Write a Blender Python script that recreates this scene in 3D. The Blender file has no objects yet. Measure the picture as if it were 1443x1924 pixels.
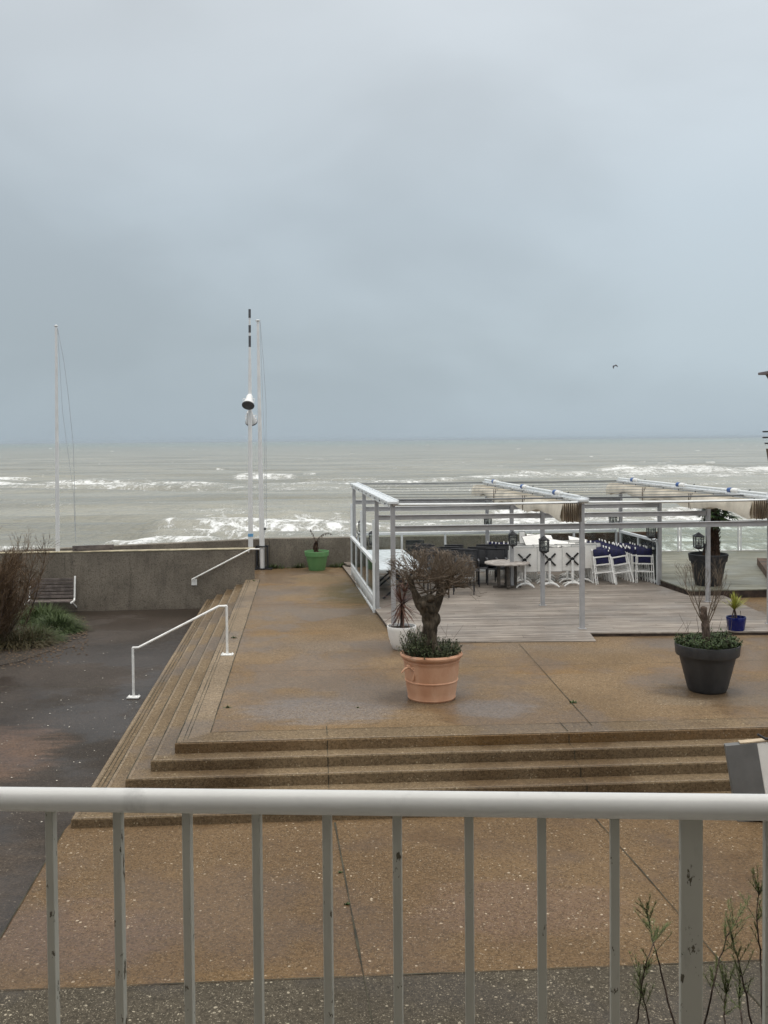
import bpy, bmesh, math, random
import numpy as np
from mathutils import Vector, Matrix, noise as mnoise

R = math.radians
sc = bpy.context.scene
COL = sc.collection

# ------------------------------------------------------------------ camera, sky, sun, exposure
CAMZ, FPX, PPX, PPY, PITCH, ROLL = 3.9, 1850.0, 721.5, 878.0, R(1.6), R(0.473)
cam_d = bpy.data.cameras.new('camera')
cam = bpy.data.objects.new('camera', cam_d); COL.objects.link(cam)
cam_d.sensor_fit = 'VERTICAL'; cam_d.sensor_height = 24.0
cam_d.lens = FPX / 1924.0 * 24.0
cam_d.shift_y = (PPY - 962.0) / 1924.0
cam_d.clip_start = 0.05; cam_d.clip_end = 120000
CM = Matrix.Rotation(math.pi / 2 - PITCH, 3, 'X') @ Matrix.Rotation(-ROLL, 3, 'Z')
cam.matrix_world = Matrix.Translation((0, 0, CAMZ)) @ CM.to_4x4()
sc.camera = cam
sc.view_settings.view_transform = 'Standard'; sc.view_settings.look = 'None'
sc.view_settings.exposure = 0.0; sc.view_settings.gamma = 1.0

SUN_EL, SUN_AZ = R(72), R(200)
w = bpy.data.worlds.new('World'); sc.world = w; w.use_nodes = True
nt = w.node_tree; nt.nodes.clear(); N = nt.nodes.new; L = nt.links.new
def mth(op, a, b=None, c=None, t=None):
    t = t or nt
    n = t.nodes.new('ShaderNodeMath'); n.operation = op
    for i, v in enumerate((a, b, c)):
        if v is None: continue
        if isinstance(v, (int, float)): n.inputs[i].default_value = v
        else: t.links.new(v, n.inputs[i])
    return n.outputs[0]
def mixc(fac, a, b, t=None, blend='MIX'):
    t = t or nt
    n = t.nodes.new('ShaderNodeMix'); n.data_type = 'RGBA'; n.blend_type = blend
    for s, v in ((0, fac), (6, a), (7, b)):
        if isinstance(v, (int, float)): n.inputs[s].default_value = v
        elif isinstance(v, tuple): n.inputs[s].default_value = (*v, 1) if len(v) == 3 else v
        else: t.links.new(v, n.inputs[s])
    return n.outputs[2]
def maprange(v, a, b, c=0.0, d=1.0, t=None, smooth=True):
    t = t or nt
    n = t.nodes.new('ShaderNodeMapRange'); n.interpolation_type = 'SMOOTHSTEP' if smooth else 'LINEAR'
    t.links.new(v, n.inputs[0])
    for i, x in enumerate((a, b, c, d)): n.inputs[i + 1].default_value = x
    return n.outputs[0]
out = N('ShaderNodeOutputWorld'); bg = N('ShaderNodeBackground'); L(bg.outputs[0], out.inputs[0])
bg.inputs[1].default_value = 0.1
sky = N('ShaderNodeTexSky'); sky.sky_type = 'NISHITA'; sky.sun_disc = False
sky.sun_elevation = SUN_EL; sky.sun_rotation = SUN_AZ
tc = N('ShaderNodeTexCoord'); sep = N('ShaderNodeSeparateXYZ'); L(tc.outputs['Generated'], sep.inputs[0])
dx, dy, dz = sep.outputs
den = mth('ADD', mth('MAXIMUM', dz, 0.0), 0.55)
cmb = N('ShaderNodeCombineXYZ'); L(mth('DIVIDE', dx, den), cmb.inputs[0]); L(mth('DIVIDE', dy, den), cmb.inputs[1])
def wnoise(scale, detail, rough, off):
    mp = N('ShaderNodeMapping'); L(cmb.outputs[0], mp.inputs[0]); mp.inputs[1].default_value = off; mp.inputs[3].default_value = (1, 1.25, 1)
    n = N('ShaderNodeTexNoise'); L(mp.outputs[0], n.inputs[0])
    n.inputs['Scale'].default_value = scale; n.inputs['Detail'].default_value = detail; n.inputs['Roughness'].default_value = rough
    n.inputs['Distortion'].default_value = 0.3
    return n.outputs[0]
g = N('ShaderNodeValToRGB'); L(maprange(dz, 0.0, 1.0, smooth=False), g.inputs[0])
els = g.color_ramp.elements
S = 10.0
stops = [(0.0, (.405, .485, .545)), (0.10, (.455, .530, .578)), (0.22, (.505, .580, .635)), (0.40, (.645, .70, .745)), (0.62, (1.12, 1.13, 1.12)), (1.0, (1.95, 1.90, 1.82))]
els[0].position = 0; els[0].color = (*[c for c in stops[0][1]], 1)
els[1].position = 1; els[1].color = (*[c for c in stops[-1][1]], 1)
for p, c in stops[1:-1]:
    e = els.new(p); e.color = (*c, 1)
cl = mth('ADD', mth('MULTIPLY', wnoise(1.0, 3, .45, (3.1, 1.7, 0)), 0.7), mth('MULTIPLY', wnoise(2.6, 4, .5, (0.3, 5.2, 0)), 0.38))
fac = maprange(cl, .37, .63, .91, 1.10)
side = maprange(dx, -.42, .42, .93, 1.06)
amt = mth('MULTIPLY', fac, side)
amt = mth('ADD', mth('MULTIPLY', mth('SUBTRACT', amt, 1.0), maprange(dz, 0.0, .08, .45, 1.0)), 1.0)
vm = N('ShaderNodeVectorMath'); vm.operation = 'SCALE'; L(g.outputs[0], vm.inputs[0]); L(mth('MULTIPLY', amt, S), vm.inputs['Scale'])
L(mixc(0.04, vm.outputs[0], sky.outputs[0]), bg.inputs[0])

sun_d = bpy.data.lights.new('sun', 'SUN'); sun = bpy.data.objects.new('sun', sun_d); COL.objects.link(sun)
sun_d.energy = 0.75; sun_d.angle = R(60); sun_d.color = (1, .93, .82)
sdir = Vector((math.sin(SUN_AZ) * math.cos(SUN_EL), math.cos(SUN_AZ) * math.cos(SUN_EL), math.sin(SUN_EL)))
sun.rotation_euler = sdir.to_track_quat('Z', 'Y').to_euler()
sc.cycles.max_bounces = 6; sc.cycles.transparent_max_bounces = 12
sc.cycles.volume_bounces = 0

# ------------------------------------------------------------------ survey helpers
def ray(px, py):
    d = Vector(((px - PPX) / FPX, -(py - PPY) / FPX, -1.0))
    return CM @ d
def at(px, py, z=0.0):
    d = ray(px, py); t = (z - CAMZ) / d.z
    return Vector((d.x * t, d.y * t, z))
def atd(px, py, Y):
    d = ray(px, py); t = Y / d.y
    return Vector((d.x * t, Y, CAMZ + d.z * t))

# ------------------------------------------------------------------ mesh helpers
class MB:
    def __init__(s): s.v = []; s.f = []
    def add(s, vs, fs):
        o = len(s.v); s.v += [Vector(x) for x in vs]; s.f += [tuple(i + o for i in f) for f in fs]
    def box(s, c, size, rot=None):
        hx, hy, hz = size[0] / 2, size[1] / 2, size[2] / 2
        vs = [Vector((x, y, z)) for x in (-hx, hx) for y in (-hy, hy) for z in (-hz, hz)]
        if rot is not None: vs = [rot @ q for q in vs]
        c = Vector(c)
        s.add([q + c for q in vs], [(0, 1, 3, 2), (4, 6, 7, 5), (0, 4, 5, 1), (2, 3, 7, 6), (0, 2, 6, 4), (1, 5, 7, 3)])
    def beam(s, a, b, wd, ht, up=(0, 0, 1)):
        a, b = Vector(a), Vector(b); d = b - a; y = d.normalized(); up = Vector(up)
        if abs(y.dot(up)) > .98: up = Vector((0, 1, 0))
        x = y.cross(up).normalized(); z = x.cross(y)
        s.box((a + b) / 2, (wd, d.length, ht), Matrix((x, y, z)).transposed())
    def tube(s, pts, rad, n=8, cap=True):
        pts = [Vector(p) for p in pts]
        if not isinstance(rad, (list, tuple)): rad = [rad] * len(pts)
        m = len(pts); o = len(s.v); ref = None
        for i in range(m):
            t = (pts[min(i + 1, m - 1)] - pts[max(i - 1, 0)])
            t = t.normalized() if t.length > 1e-9 else Vector((0, 0, 1))
            if ref is None: ref = Vector((1, 0, 0)) if abs(t.x) < .8 else Vector((0, 1, 0))
            u = (ref - t * ref.dot(t)).normalized(); ref = u; vv = t.cross(u)
            for k in range(n):
                a = 2 * math.pi * k / n
                s.v.append(pts[i] + (u * math.cos(a) + vv * math.sin(a)) * rad[i])
        for i in range(m - 1):
            for k in range(n):
                a, b = o + i * n + k, o + i * n + (k + 1) % n
                s.f.append((a, b, b + n, a + n))
        if cap and n > 2:
            s.f.append(tuple(o + k for k in range(n))[::-1]); s.f.append(tuple(o + (m - 1) * n + k for k in range(n)))
    def lathe(s, prof, c=(0, 0, 0), n=48, wob=0):
        o = len(s.v); c = Vector(c)
        for (r, z) in prof:
            for k in range(n):
                a = 2 * math.pi * k / n
                s.v.append(c + Vector((r * math.cos(a), r * math.sin(a), z)))
        for i in range(len(prof) - 1):
            for k in range(n):
                a, b = o + i * n + k, o + i * n + (k + 1) % n
                s.f.append((a, b, b + n, a + n))
        if prof[0][0] > 1e-6: s.f.append(tuple(o + k for k in range(n))[::-1])
        if prof[-1][0] > 1e-6: s.f.append(tuple(o + (len(prof) - 1) * n + k for k in range(n)))
    def prism(s, poly, z0, z1):
        n = len(poly)
        A = sum(poly[i][0] * poly[(i + 1) % n][1] - poly[(i + 1) % n][0] * poly[i][1] for i in range(n))
        if A < 0: poly = list(poly)[::-1]
        s.add([(p[0], p[1], z0) for p in poly] + [(p[0], p[1], z1) for p in poly],
              [tuple(range(n))[::-1], tuple(range(n, 2 * n))] + [(i, (i + 1) % n, n + (i + 1) % n, n + i) for i in range(n)])
    def quad(s, a, b, c, d): s.add([a, b, c, d], [(0, 1, 2, 3)])
    def tri(s, a, b, c): s.add([a, b, c], [(0, 1, 2)])
    def build(s, name, mat, parent=None, smooth=40, bevel=0, org=None, seg=2):
        me = bpy.data.meshes.new(name)
        vs = s.v
        if org is not None: vs = [v - Vector(org) for v in vs]
        me.from_pydata([tuple(v) for v in vs], [], s.f); me.update()
        o = bpy.data.objects.new(name, me); COL.objects.link(o)
        if mat: me.materials.append(mat)
        if parent: o.parent = parent
        if smooth:
            me.polygons.foreach_set('use_smooth', [True] * len(me.polygons))
            me.set_sharp_from_angle(angle=R(smooth))
        if bevel:
            b = o.modifiers.new('bevel', 'BEVEL'); b.width = bevel; b.segments = seg; b.limit_method = 'ANGLE'; b.angle_limit = R(40)
        return o
def empty(name, loc, rz=0, rot=None):
    o = bpy.data.objects.new(name, None); COL.objects.link(o); o.location = loc
    o.rotation_euler = rot if rot else (0, 0, rz); o.empty_display_size = .1
    return o
def tag(o, label=None, cat=None, group=None, kind=None):
    if label: o['label'] = label
    if cat: o['category'] = cat
    if group: o['group'] = group
    if kind: o['kind'] = kind
    return o
def copy_tree(o, parent=None):
    c = o.copy(); COL.objects.link(c)
    if parent: c.parent = parent
    for ch in list(o.children): copy_tree(ch, c)
    return c

# ------------------------------------------------------------------ materials
class NG:
    def __init__(s, name, rough=.6, spec=.5):
        s.m = bpy.data.materials.new(name); s.m.use_nodes = True; s.t = s.m.node_tree
        s.b = s.t.nodes['Principled BSDF']; s.b.inputs['Roughness'].default_value = rough
        s.b.inputs['Specular IOR Level'].default_value = spec
        s.tc = s.t.nodes.new('ShaderNodeTexCoord'); s.co = s.tc.outputs['Object']
    def noise(s, scale, detail=3, rough=.55, co=None, vscale=None, dist=0):
        co = co or s.co
        if vscale:
            mp = s.t.nodes.new('ShaderNodeMapping'); s.t.links.new(co, mp.inputs[0]); mp.inputs[3].default_value = vscale; co = mp.outputs[0]
        n = s.t.nodes.new('ShaderNodeTexNoise'); s.t.links.new(co, n.inputs[0])
        n.inputs['Scale'].default_value = scale; n.inputs['Detail'].default_value = detail; n.inputs['Roughness'].default_value = rough
        n.inputs['Distortion'].default_value = dist
        return n.outputs[0]
    def vor(s, scale, out='Color', co=None, vscale=None):
        co = co or s.co
        if vscale:
            mp = s.t.nodes.new('ShaderNodeMapping'); s.t.links.new(co, mp.inputs[0]); mp.inputs[3].default_value = vscale; co = mp.outputs[0]
        n = s.t.nodes.new('ShaderNodeTexVoronoi'); s.t.links.new(co, n.inputs[0]); n.inputs['Scale'].default_value = scale
        return n.outputs[out]
    def sepc(s, c, i=0):
        n = s.t.nodes.new('ShaderNodeSeparateColor'); s.t.links.new(c, n.inputs[0]); return n.outputs[i]
    def xyz(s, co=None):
        n = s.t.nodes.new('ShaderNodeSeparateXYZ'); s.t.links.new(co or s.co, n.inputs[0]); return n.outputs
    def mix(s, f, a, b, blend='MIX'): return mixc(f, a, b, s.t, blend)
    def mr(s, v, a, b, c=0.0, d=1.0): return maprange(v, a, b, c, d, s.t)
    def ma(s, op, a, b=None, c=None): return mth(op, a, b, c, s.t)
    def set(s, k, v):
        i = s.b.inputs[k]
        if isinstance(v, (int, float)): i.default_value = v
        elif isinstance(v, tuple): i.default_value = (*v, 1) if len(v) == 3 else v
        else: s.t.links.new(v, i)
    def bump(s, h, strength=.3, dist=.01):
        n = s.t.nodes.new('ShaderNodeBump'); n.inputs['Strength'].default_value = strength; n.inputs['Distance'].default_value = dist
        s.t.links.new(h, n.inputs['Height']); s.t.links.new(n.outputs[0], s.b.inputs['Normal'])

def simple(name, c, rough=.5, var=.15, scale=6, metal=0, bump=0, bscale=60, spec=.5, dirt=0, dirtc=(.05, .04, .03), c2=None):
    g = NG(name, rough, spec)
    c2 = c2 or tuple(x * (1 - var) for x in c)
    hi = tuple(min(1, x * (1 + var * .6)) for x in c)
    base = g.mix(g.mr(g.noise(scale, 4), .35, .65), c2, hi)
    if dirt: base = g.mix(g.mr(g.noise(scale * 3.1, 6, .65), .60, .75, 0, dirt), base, dirtc)
    g.set('Base Color', base); g.set('Metallic', metal)
    g.set('Roughness', g.mr(g.noise(scale * 2.3, 3), .3, .7, max(.05, rough - .1), min(1, rough + .1)))
    if bump: g.bump(g.noise(bscale, 3), bump, .005)
    return g.m

def aggregate(name, lo, hi, speck, sp_amt, cell, wet=.5, dark=None, moss_shade_sheen=None, band=None, grit=.35):
    g = NG(name, .7, .22)
    big = g.noise(.55, 5, .6)
    med = g.noise(2.2, 4, .6)
    base = g.mix(g.mr(big, .34, .66), lo, hi)
    base = g.mix(g.mr(med, .3, .75, 0, .45), base, tuple(x * .72 for x in lo))
    if band:   # run-off stains lying along the slab joints
        X, Y, Z = g.xyz()
        y2 = g.ma('ADD', Y, g.ma('MULTIPLY', g.noise(1.3, 3), .5))
        fr = g.ma('FRACT', g.ma('MULTIPLY', g.ma('SUBTRACT', y2, band[0]), 1 / band[1]))
        m = g.ma('MULTIPLY', g.mr(fr, .0, .30, 1, 0), g.mr(g.noise(.9, 3), .3, .6))
        base = g.mix(g.ma('MULTIPLY', m, .85), base, band[2])
        m2 = g.ma('MULTIPLY', g.mr(fr, .35, .6), g.mr(fr, .72, .98, 1, 0))
        m2 = g.ma('MULTIPLY', m2, g.mr(g.noise(.5, 3), .36, .62))
        base = g.mix(g.ma('MULTIPLY', m2, .85), base, band[3])
    if moss_shade_sheen:  # soft ellipses of colour: moss, tints, painted shade and painted sheen
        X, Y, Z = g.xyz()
        for (mx, my, rx, ry, c, a) in moss_shade_sheen:
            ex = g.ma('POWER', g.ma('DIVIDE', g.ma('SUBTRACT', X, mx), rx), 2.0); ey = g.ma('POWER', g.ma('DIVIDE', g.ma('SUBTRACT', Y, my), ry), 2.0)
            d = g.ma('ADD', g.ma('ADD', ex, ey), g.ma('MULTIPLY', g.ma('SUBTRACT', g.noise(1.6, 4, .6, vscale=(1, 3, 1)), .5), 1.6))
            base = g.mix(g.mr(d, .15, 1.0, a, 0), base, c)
    c1 = g.vor(cell); r1, g1 = g.sepc(c1, 0), g.sepc(c1, 1)
    base = g.mix(g.ma('MULTIPLY', g.mr(r1, .35, .9, 0, 1), grit * 1.5), base, tuple(x * .40 for x in lo))
    c0 = g.vor(cell * 1.7); r0 = g.sepc(c0, 0)
    base = g.mix(g.ma('MULTIPLY', g.mr(r0, .5, 1, 0, 1), grit), base, tuple(min(1, x * 1.45) for x in hi))
    va = g.t.nodes.new('ShaderNodeVectorMath'); va.operation = 'MULTIPLY_ADD'
    nz = g.t.nodes.new('ShaderNodeTexNoise'); g.t.links.new(g.co, nz.inputs[0]); nz.inputs['Scale'].default_value = cell * 1.1; nz.inputs['Detail'].default_value = 2
    g.t.links.new(nz.outputs['Color'], va.inputs[0]); va.inputs[1].default_value = (.022, .022, .022); g.t.links.new(g.co, va.inputs[2]); wco = va.outputs[0]
    near = g.vor(cell * .8, 'Distance', co=wco)
    patch = g.mr(g.noise(1.1, 3), .3, .7, .5, 1.0)
    for (sc2, am, br) in ((.62, .6, 1.0), (1.15, 1.7, .75), (2.0, 3.2, .55)):
        cc = g.vor(cell * sc2, co=wco); r2, g2 = g.sepc(cc, 0), g.sepc(cc, 1); dd = g.vor(cell * sc2, 'Distance', co=wco)
        sp = g.ma('MULTIPLY', g.mr(r2, 1 - sp_amt * am, 1 - sp_amt * am + .01), g.ma('LESS_THAN', dd, g.ma('MULTIPLY_ADD', g2, .26, .12)))
        base = g.mix(g.ma('MULTIPLY', g.ma('MULTIPLY', sp, patch), g.ma('MULTIPLY_ADD', g.sepc(cc, 2), .5 * br, .5 * br)), base, speck)
    wm = g.mr(g.noise(.42, 4, .6), .5 - wet * .12, .62 - wet * .12)
    base = g.mix(g.ma('MULTIPLY', wm, .62), base, g.mix(1.0, base, (.68, .62, .58), 'MULTIPLY'))
    g.set('Base Color', base)
    g.set('Roughness', g.mix(wm, (.78, .78, .78), (.36, .36, .36)))
    g.bump(g.ma('ADD', g.ma('MULTIPLY', near, .6), g.noise(cell * .8, 2)), .35, .006)
    return g.m

M = {}
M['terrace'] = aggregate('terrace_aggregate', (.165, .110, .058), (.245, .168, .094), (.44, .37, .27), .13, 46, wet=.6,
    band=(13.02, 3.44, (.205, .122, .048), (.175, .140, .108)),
    moss_shade_sheen=[(-.6, 25.2, 1.3, 2.6, (.070, .060, .018), .9), (-.2, 21.5, .9, 2.0, (.085, .062, .028), .6), (-.95, 14.1, 1.5, .8, (.195, .178, .172), .8), (1.5, 14.15, .8, .6, (.215, .20, .195), .75), (5.2, 14.5, 1.6, .4, (.20, .165, .12), .5), (.48, 14.75, .85, .6, (.075, .052, .03), .75), (4.75, 15.0, .85, .55, (.075, .052, .03), .75), (-1.6, 27.6, 1.4, .9, (.15, .11, .055), .6)])  # two dark ellipses paint the big pots' contact shade; two grey ones puddle reflections
M['step'] = aggregate('step_aggregate', (.140, .098, .056), (.225, .163, .096), (.44, .37, .25), .16, 44, wet=.2)
M['forecourt'] = aggregate('forecourt_aggregate', (.135, .085, .043), (.192, .124, .063), (.54, .45, .33), .15, 44, wet=.35,
    moss_shade_sheen=[(-2.9, 9.0, 1.3, .8, (.155, .104, .080), .6), (1.3, 9.4, 1.2, .8, (.15, .098, .075), .6), (-1.0, 8.0, 3.2, .45, (.165, .102, .045), .6)])
M['gravel'] = aggregate('gravel_concrete', (.060, .049, .033), (.098, .082, .058), (.50, .44, .33), .24, 40, wet=.3)
M['asphalt'] = aggregate('wet_asphalt', (.034, .027, .021), (.074, .060, .050), (.30, .26, .20), .06, 46, wet=.6, grit=.3,
    moss_shade_sheen=[(-5.9, 14.2, 1.3, 2.0, (.155, .098, .068), .85), (-4.2, 9.6, .7, 2.0, (.08, .06, .044), .8)])
M['wall'] = None
def concrete(name, lo, hi, streak=.5):
    g = NG(name, .85, .3)
    b = g.mix(g.mr(g.noise(1.2, 6, .65), .33, .67), lo, hi)
    b = g.mix(g.mr(g.noise(5, 5, .7, vscale=(1, 1, .12)), .48, .7, 0, streak), b, tuple(x * .5 for x in lo))
    b = g.mix(g.mr(g.noise(30, 5, .75), .47, .64, 0, .8), b, tuple(x * .45 for x in lo))
    b = g.mix(g.mr(g.vor(48, 'Distance'), .0, .5, .5, 0), b, tuple(min(1, x * 1.6) for x in hi))
    Z = g.xyz()[2]
    b = g.mix(g.mr(g.ma('ADD', Z, g.ma('MULTIPLY', g.noise(2, 4), .5)), -.75, -.25, .55, 0), b, (.05, .04, .025))
    g.set('Base Color', b); g.bump(g.noise(40, 5, .7), .6, .012)
    return g.m
M['wall'] = concrete('rough_concrete', (.150, .130, .104), (.235, .205, .166))
M['seawall'] = concrete('sea_wall_concrete', (.15, .132, .106), (.25, .222, .182), .5)
M['coping'] = simple('pale_coping', (.40, .35, .24), .9, .3, 5, bump=.4)
M['joint'] = simple('dark_joint', (.055, .05, .032), .95, .5, 3)
def paint(name, c, chips, csc=30, rough=.35, dirt=(.10, .085, .06)):
    g = NG(name, rough, .5)
    b = g.mix(g.mr(g.noise(3, 4), .3, .7), c, tuple(x * .9 for x in c))
    b = g.mix(g.mr(g.noise(csc * .35, 6, .7, vscale=(1, 1, .35)), .56, .74, 0, .5), b, tuple(x * .55 for x in c))
    b = g.mix(g.mr(g.noise(csc, 5, .7, vscale=(1, 1, .45)), .73 - chips, .765 - chips), b, dirt)
    g.set('Base Color', b); g.bump(g.noise(csc * 3, 2), .05, .002)
    return g.m
M['rail'] = paint('weathered_white_paint', (.82, .82, .80), .0, 22, .28)
M['bar'] = paint('chipped_white_paint', (.52, .51, .45), .118, 38, .45)
M['white'] = simple('white_paint', (.86, .86, .84), .4, .1, 8, dirt=.25, dirtc=(.35, .33, .28))
M['mast'] = simple('mast_white', (.76, .76, .755), .4, .06, 3, dirt=.3, dirtc=(.5, .47, .45))
M['alu'] = simple('grey_aluminium_paint', (.42, .42, .43), .42, .08, 6, metal=.1)
M['alu_light'] = simple('pale_frame_paint', (.74, .77, .78), .4, .06, 6)
M['gutter'] = simple('gutter_paint', (.74, .77, .79), .3, .06, 4, dirt=.1, dirtc=(.4, .4, .4))
M['darkmetal'] = simple('dark_metal', (.022, .023, .028), .45, .3, 10)
M['darkgrey'] = simple('dark_grey_metal', (.09, .092, .1), .5, .2, 10)
M['wire'] = simple('wire_steel', (.16, .17, .18), .5, .1, 4)
M['rope'] = simple('rope', (.42, .45, .48), .8, .1, 4)
M['blue'] = simple('mast_blue_band', (.13, .36, .62), .5, .1, 8)
M['collar'] = simple('collar_blue', (.03, .10, .32), .4, .1, 8)
M['navy'] = simple('navy_canvas', (.006, .007, .048), .85, .35, 14, bump=.3)
M['sling'] = simple('grey_sling_fabric', (.038, .039, .043), .75, .2, 30, bump=.2)
M['sling_pale'] = simple('faded_sling_fabric', (.10, .105, .11), .75, .15, 20, bump=.2)
M['canvas'] = simple('awning_canvas', (.74, .68, .57), .9, .14, 2.2, bump=.3, bscale=18, dirt=.35, dirtc=(.38, .31, .23))
M['brownband'] = simple('awning_brown_edge', (.10, .065, .04), .9, .4, 20)
M['black_x'] = simple('black_bracket', (.012, .012, .013), .5, .2, 10)
M['table_white'] = simple('white_laminate', (.88, .87, .84), .35, .06, 3, dirt=.2, dirtc=(.6, .57, .5))
M['wetwhite'] = simple('wet_white_top', (.78, .82, .84), .16, .08, 4, spec=.6)
M['rust'] = simple('brown_timber', (.10, .058, .035), .8, .5, 3, bump=.4, bscale=24)
def potmat(name, lo, hi, rough, scale, bump=.2, stain=None):
    g = NG(name, rough, .4)
    b = g.mix(g.mr(g.noise(scale, 5, .6, vscale=(1, 1, .6)), .33, .67), lo, hi)
    if stain: b = g.mix(g.mr(g.noise(scale * 1.7, 6, .7, vscale=(1, 1, .35)), .52, .75, 0, .6), b, stain)
    g.set('Base Color', b); g.bump(g.noise(50, 3), bump, .003)
    return g.m
M['terracotta'] = potmat('terracotta', (.50, .255, .150), (.62, .36, .23), .75, 2.6, stain=(.66, .45, .32))
M['blackpot'] = potmat('charcoal_plastic', (.033, .034, .037), (.050, .051, .054), .5, 3, .08, stain=(.062, .06, .06))
M['palmpot'] = potmat('black_plastic', (.020, .021, .025), (.03, .031, .035), .5, 3, .08)
M['whitepot'] = potmat('white_glaze', (.84, .83, .80), (.89, .88, .86), .4, 3, .03)
M['greenpot'] = potmat('green_plastic', (.12, .29, .115), (.155, .35, .145), .5, 2, .05, stain=(.2, .38, .17))
M['bluepot'] = potmat('blue_glaze', (.004, .009, .085), (.007, .014, .13), .15, 4, .03)
M['soil'] = simple('soil', (.045, .034, .024), .95, .6, 20, bump=.8, bscale=40)
def leafmat(name, lo, hi, rough=.6, scale=9):
    g = NG(name, rough, .3)
    rnd = g.t.nodes.new('ShaderNodeNewGeometry').outputs['Random Per Island']
    b = g.mix(g.ma('ADD', g.ma('MULTIPLY', rnd, .75), g.ma('MULTIPLY', g.noise(scale, 2), .25)), lo, hi)
    g.set('Base Color', b)
    return g.m
M['herb'] = leafmat('herb_leaf', (.030, .052, .018), (.085, .125, .045))
M['rosemary'] = leafmat('rosemary_leaf', (.026, .04, .014), (.10, .115, .05))
M['grass'] = leafmat('grass_blade', (.035, .058, .018), (.12, .165, .06))
M['drygrass'] = leafmat('dry_grass_blade', (.06, .05, .022), (.16, .13, .07))
M['twig'] = leafmat('dry_twig', (.075, .056, .038), (.24, .185, .135))
M['tamarisk'] = leafmat('tamarisk_twig', (.065, .040, .022), (.17, .108, .060))
M['feather'] = leafmat('feathery_leaf', (.075, .10, .03), (.19, .22, .085))
M['cordyline'] = leafmat('cordyline_leaf', (.055, .016, .014), (.16, .085, .055), .45)
M['yucca'] = leafmat('yucca_leaf', (.20, .22, .035), (.40, .40, .09), .5)
M['palmleaf'] = leafmat('palm_leaf', (.016, .034, .012), (.06, .10, .032), .5)
M['deadleaf'] = leafmat('dead_leaf', (.04, .03, .028), (.14, .10, .075), .8)
def bark(name, lo, hi, sc_=12):
    g = NG(name, .9, .2)
    n1 = g.noise(sc_, 6, .7, vscale=(1, 1, .3))
    b = g.mix(g.mr(n1, .35, .68), lo, hi)
    b = g.mix(g.mr(g.noise(4, 4), .5, .7, 0, .5), b, tuple(x * 1.3 for x in hi))
    g.set('Base Color', b); g.bump(g.ma('ADD', n1, g.noise(sc_ * 3, 4, .7, vscale=(1, 1, .25))), 1.0, .03)
    return g.m
M['olivebark'] = bark('olive_bark', (.036, .029, .021), (.15, .12, .088))
M['palmbark'] = bark('palm_bark', (.02, .012, .008), (.09, .055, .035), 16)
M['stem'] = bark('stem_bark', (.07, .05, .04), (.20, .15, .12), 20)
def boards(name, lo, hi, wid, gapc, ang=0.0, tint=.35):
    g = NG(name, .7, .35)
    mp = g.t.nodes.new('ShaderNodeMapping'); g.t.links.new(g.co, mp.inputs[0]); mp.inputs[2].default_value = (0, 0, ang)
    co = mp.outputs[0]; X, Y, Z = g.xyz(co)
    yy = g.ma('MULTIPLY', Y, 1 / wid); fr = g.ma('FRACT', yy); idx = g.ma('FLOOR', yy)
    wn = g.t.nodes.new('ShaderNodeTexWhiteNoise'); wn.noise_dimensions = '2D'
    cb = g.t.nodes.new('ShaderNodeCombineXYZ')
    xo = g.ma('ADD', g.ma('MULTIPLY', X, .27), g.ma('MULTIPLY', idx, .37))
    g.t.links.new(g.ma('FLOOR', xo), cb.inputs[0]); g.t.links.new(idx, cb.inputs[1]); g.t.links.new(cb.outputs[0], wn.inputs[0])
    b = g.mix(wn.outputs[0], lo, hi)
    b = g.mix(g.mr(g.noise(3.0, 5, .65, co=co, vscale=(.5, 9, 1)), .36, .66, 0, .75), b, tuple(x * .62 for x in lo))
    b = g.mix(g.mr(g.noise(.6, 4, .6, co=co), .42, .66, 0, .45), b, tuple(x * .66 for x in lo))
    b = g.mix(g.mr(g.noise(5, 4, .6, co=co, vscale=(.7, 4, 1)), .58, .72, 0, .4), b, tuple(min(1, x * 1.25) for x in hi))
    gap = g.ma('MAXIMUM', g.mr(fr, .03, .10, 1, 0), g.mr(fr, .93, .99, 0, 1))
    fx = g.ma('FRACT', xo); gap = g.ma('MAXIMUM', gap, g.mr(fx, 0, .004, .8, 0))
    b = g.mix(g.ma('MULTIPLY', gap, .95), b, gapc)
    g.set('Base Color', b)
    g.set('Roughness', g.mr(g.noise(.8, 4, co=co), .35, .65, .42, .75))
    g.bump(g.ma('SUBTRACT', g.noise(18, 3, .6, co=co, vscale=(.3, 4, 1)), gap), .5, .006)
    return g.m
M['deck'] = boards('weathered_deck', (.225, .19, .16), (.46, .405, .35), .145, (.02, .015, .011), R(-2))
M['deck2'] = boards('pale_algae_deck', (.20, .20, .155), (.36, .355, .285), .14, (.07, .065, .05), R(-3))
M['fascia'] = simple('dark_deck_edge', (.055, .036, .026), .8, .5, 5, bump=.4)
M['deckedge'] = simple('deck_edge_board', (.20, .165, .135), .8, .4, 5, bump=.4)
M['benchwood'] = simple('bench_slat_wood', (.15, .125, .115), .7, .35, 6, bump=.3, spec=.4)
M['tablewood'] = simple('weathered_table_wood', (.50, .46, .42), .7, .3, 7, bump=.4, c2=(.34, .30, .27))
M['legwood'] = simple('table_leg_wood', (.10, .085, .07), .8, .3, 9, bump=.3)
M['slate'] = simple('grey_panel', (.15, .15, .148), .55, .12, 4)
M['beige'] = simple('board_edge', (.52, .42, .30), .8, .15, 6)
M['mauve'] = simple('mauve_cladding', (.15, .12, .125), .6, .15, 3)
M['plaster'] = simple('cream_render', (.24, .215, .18), .85, .1, 2, bump=.2)
M['winglass'] = simple('window_glass', (.04, .05, .055), .08, .1, 2)
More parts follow.
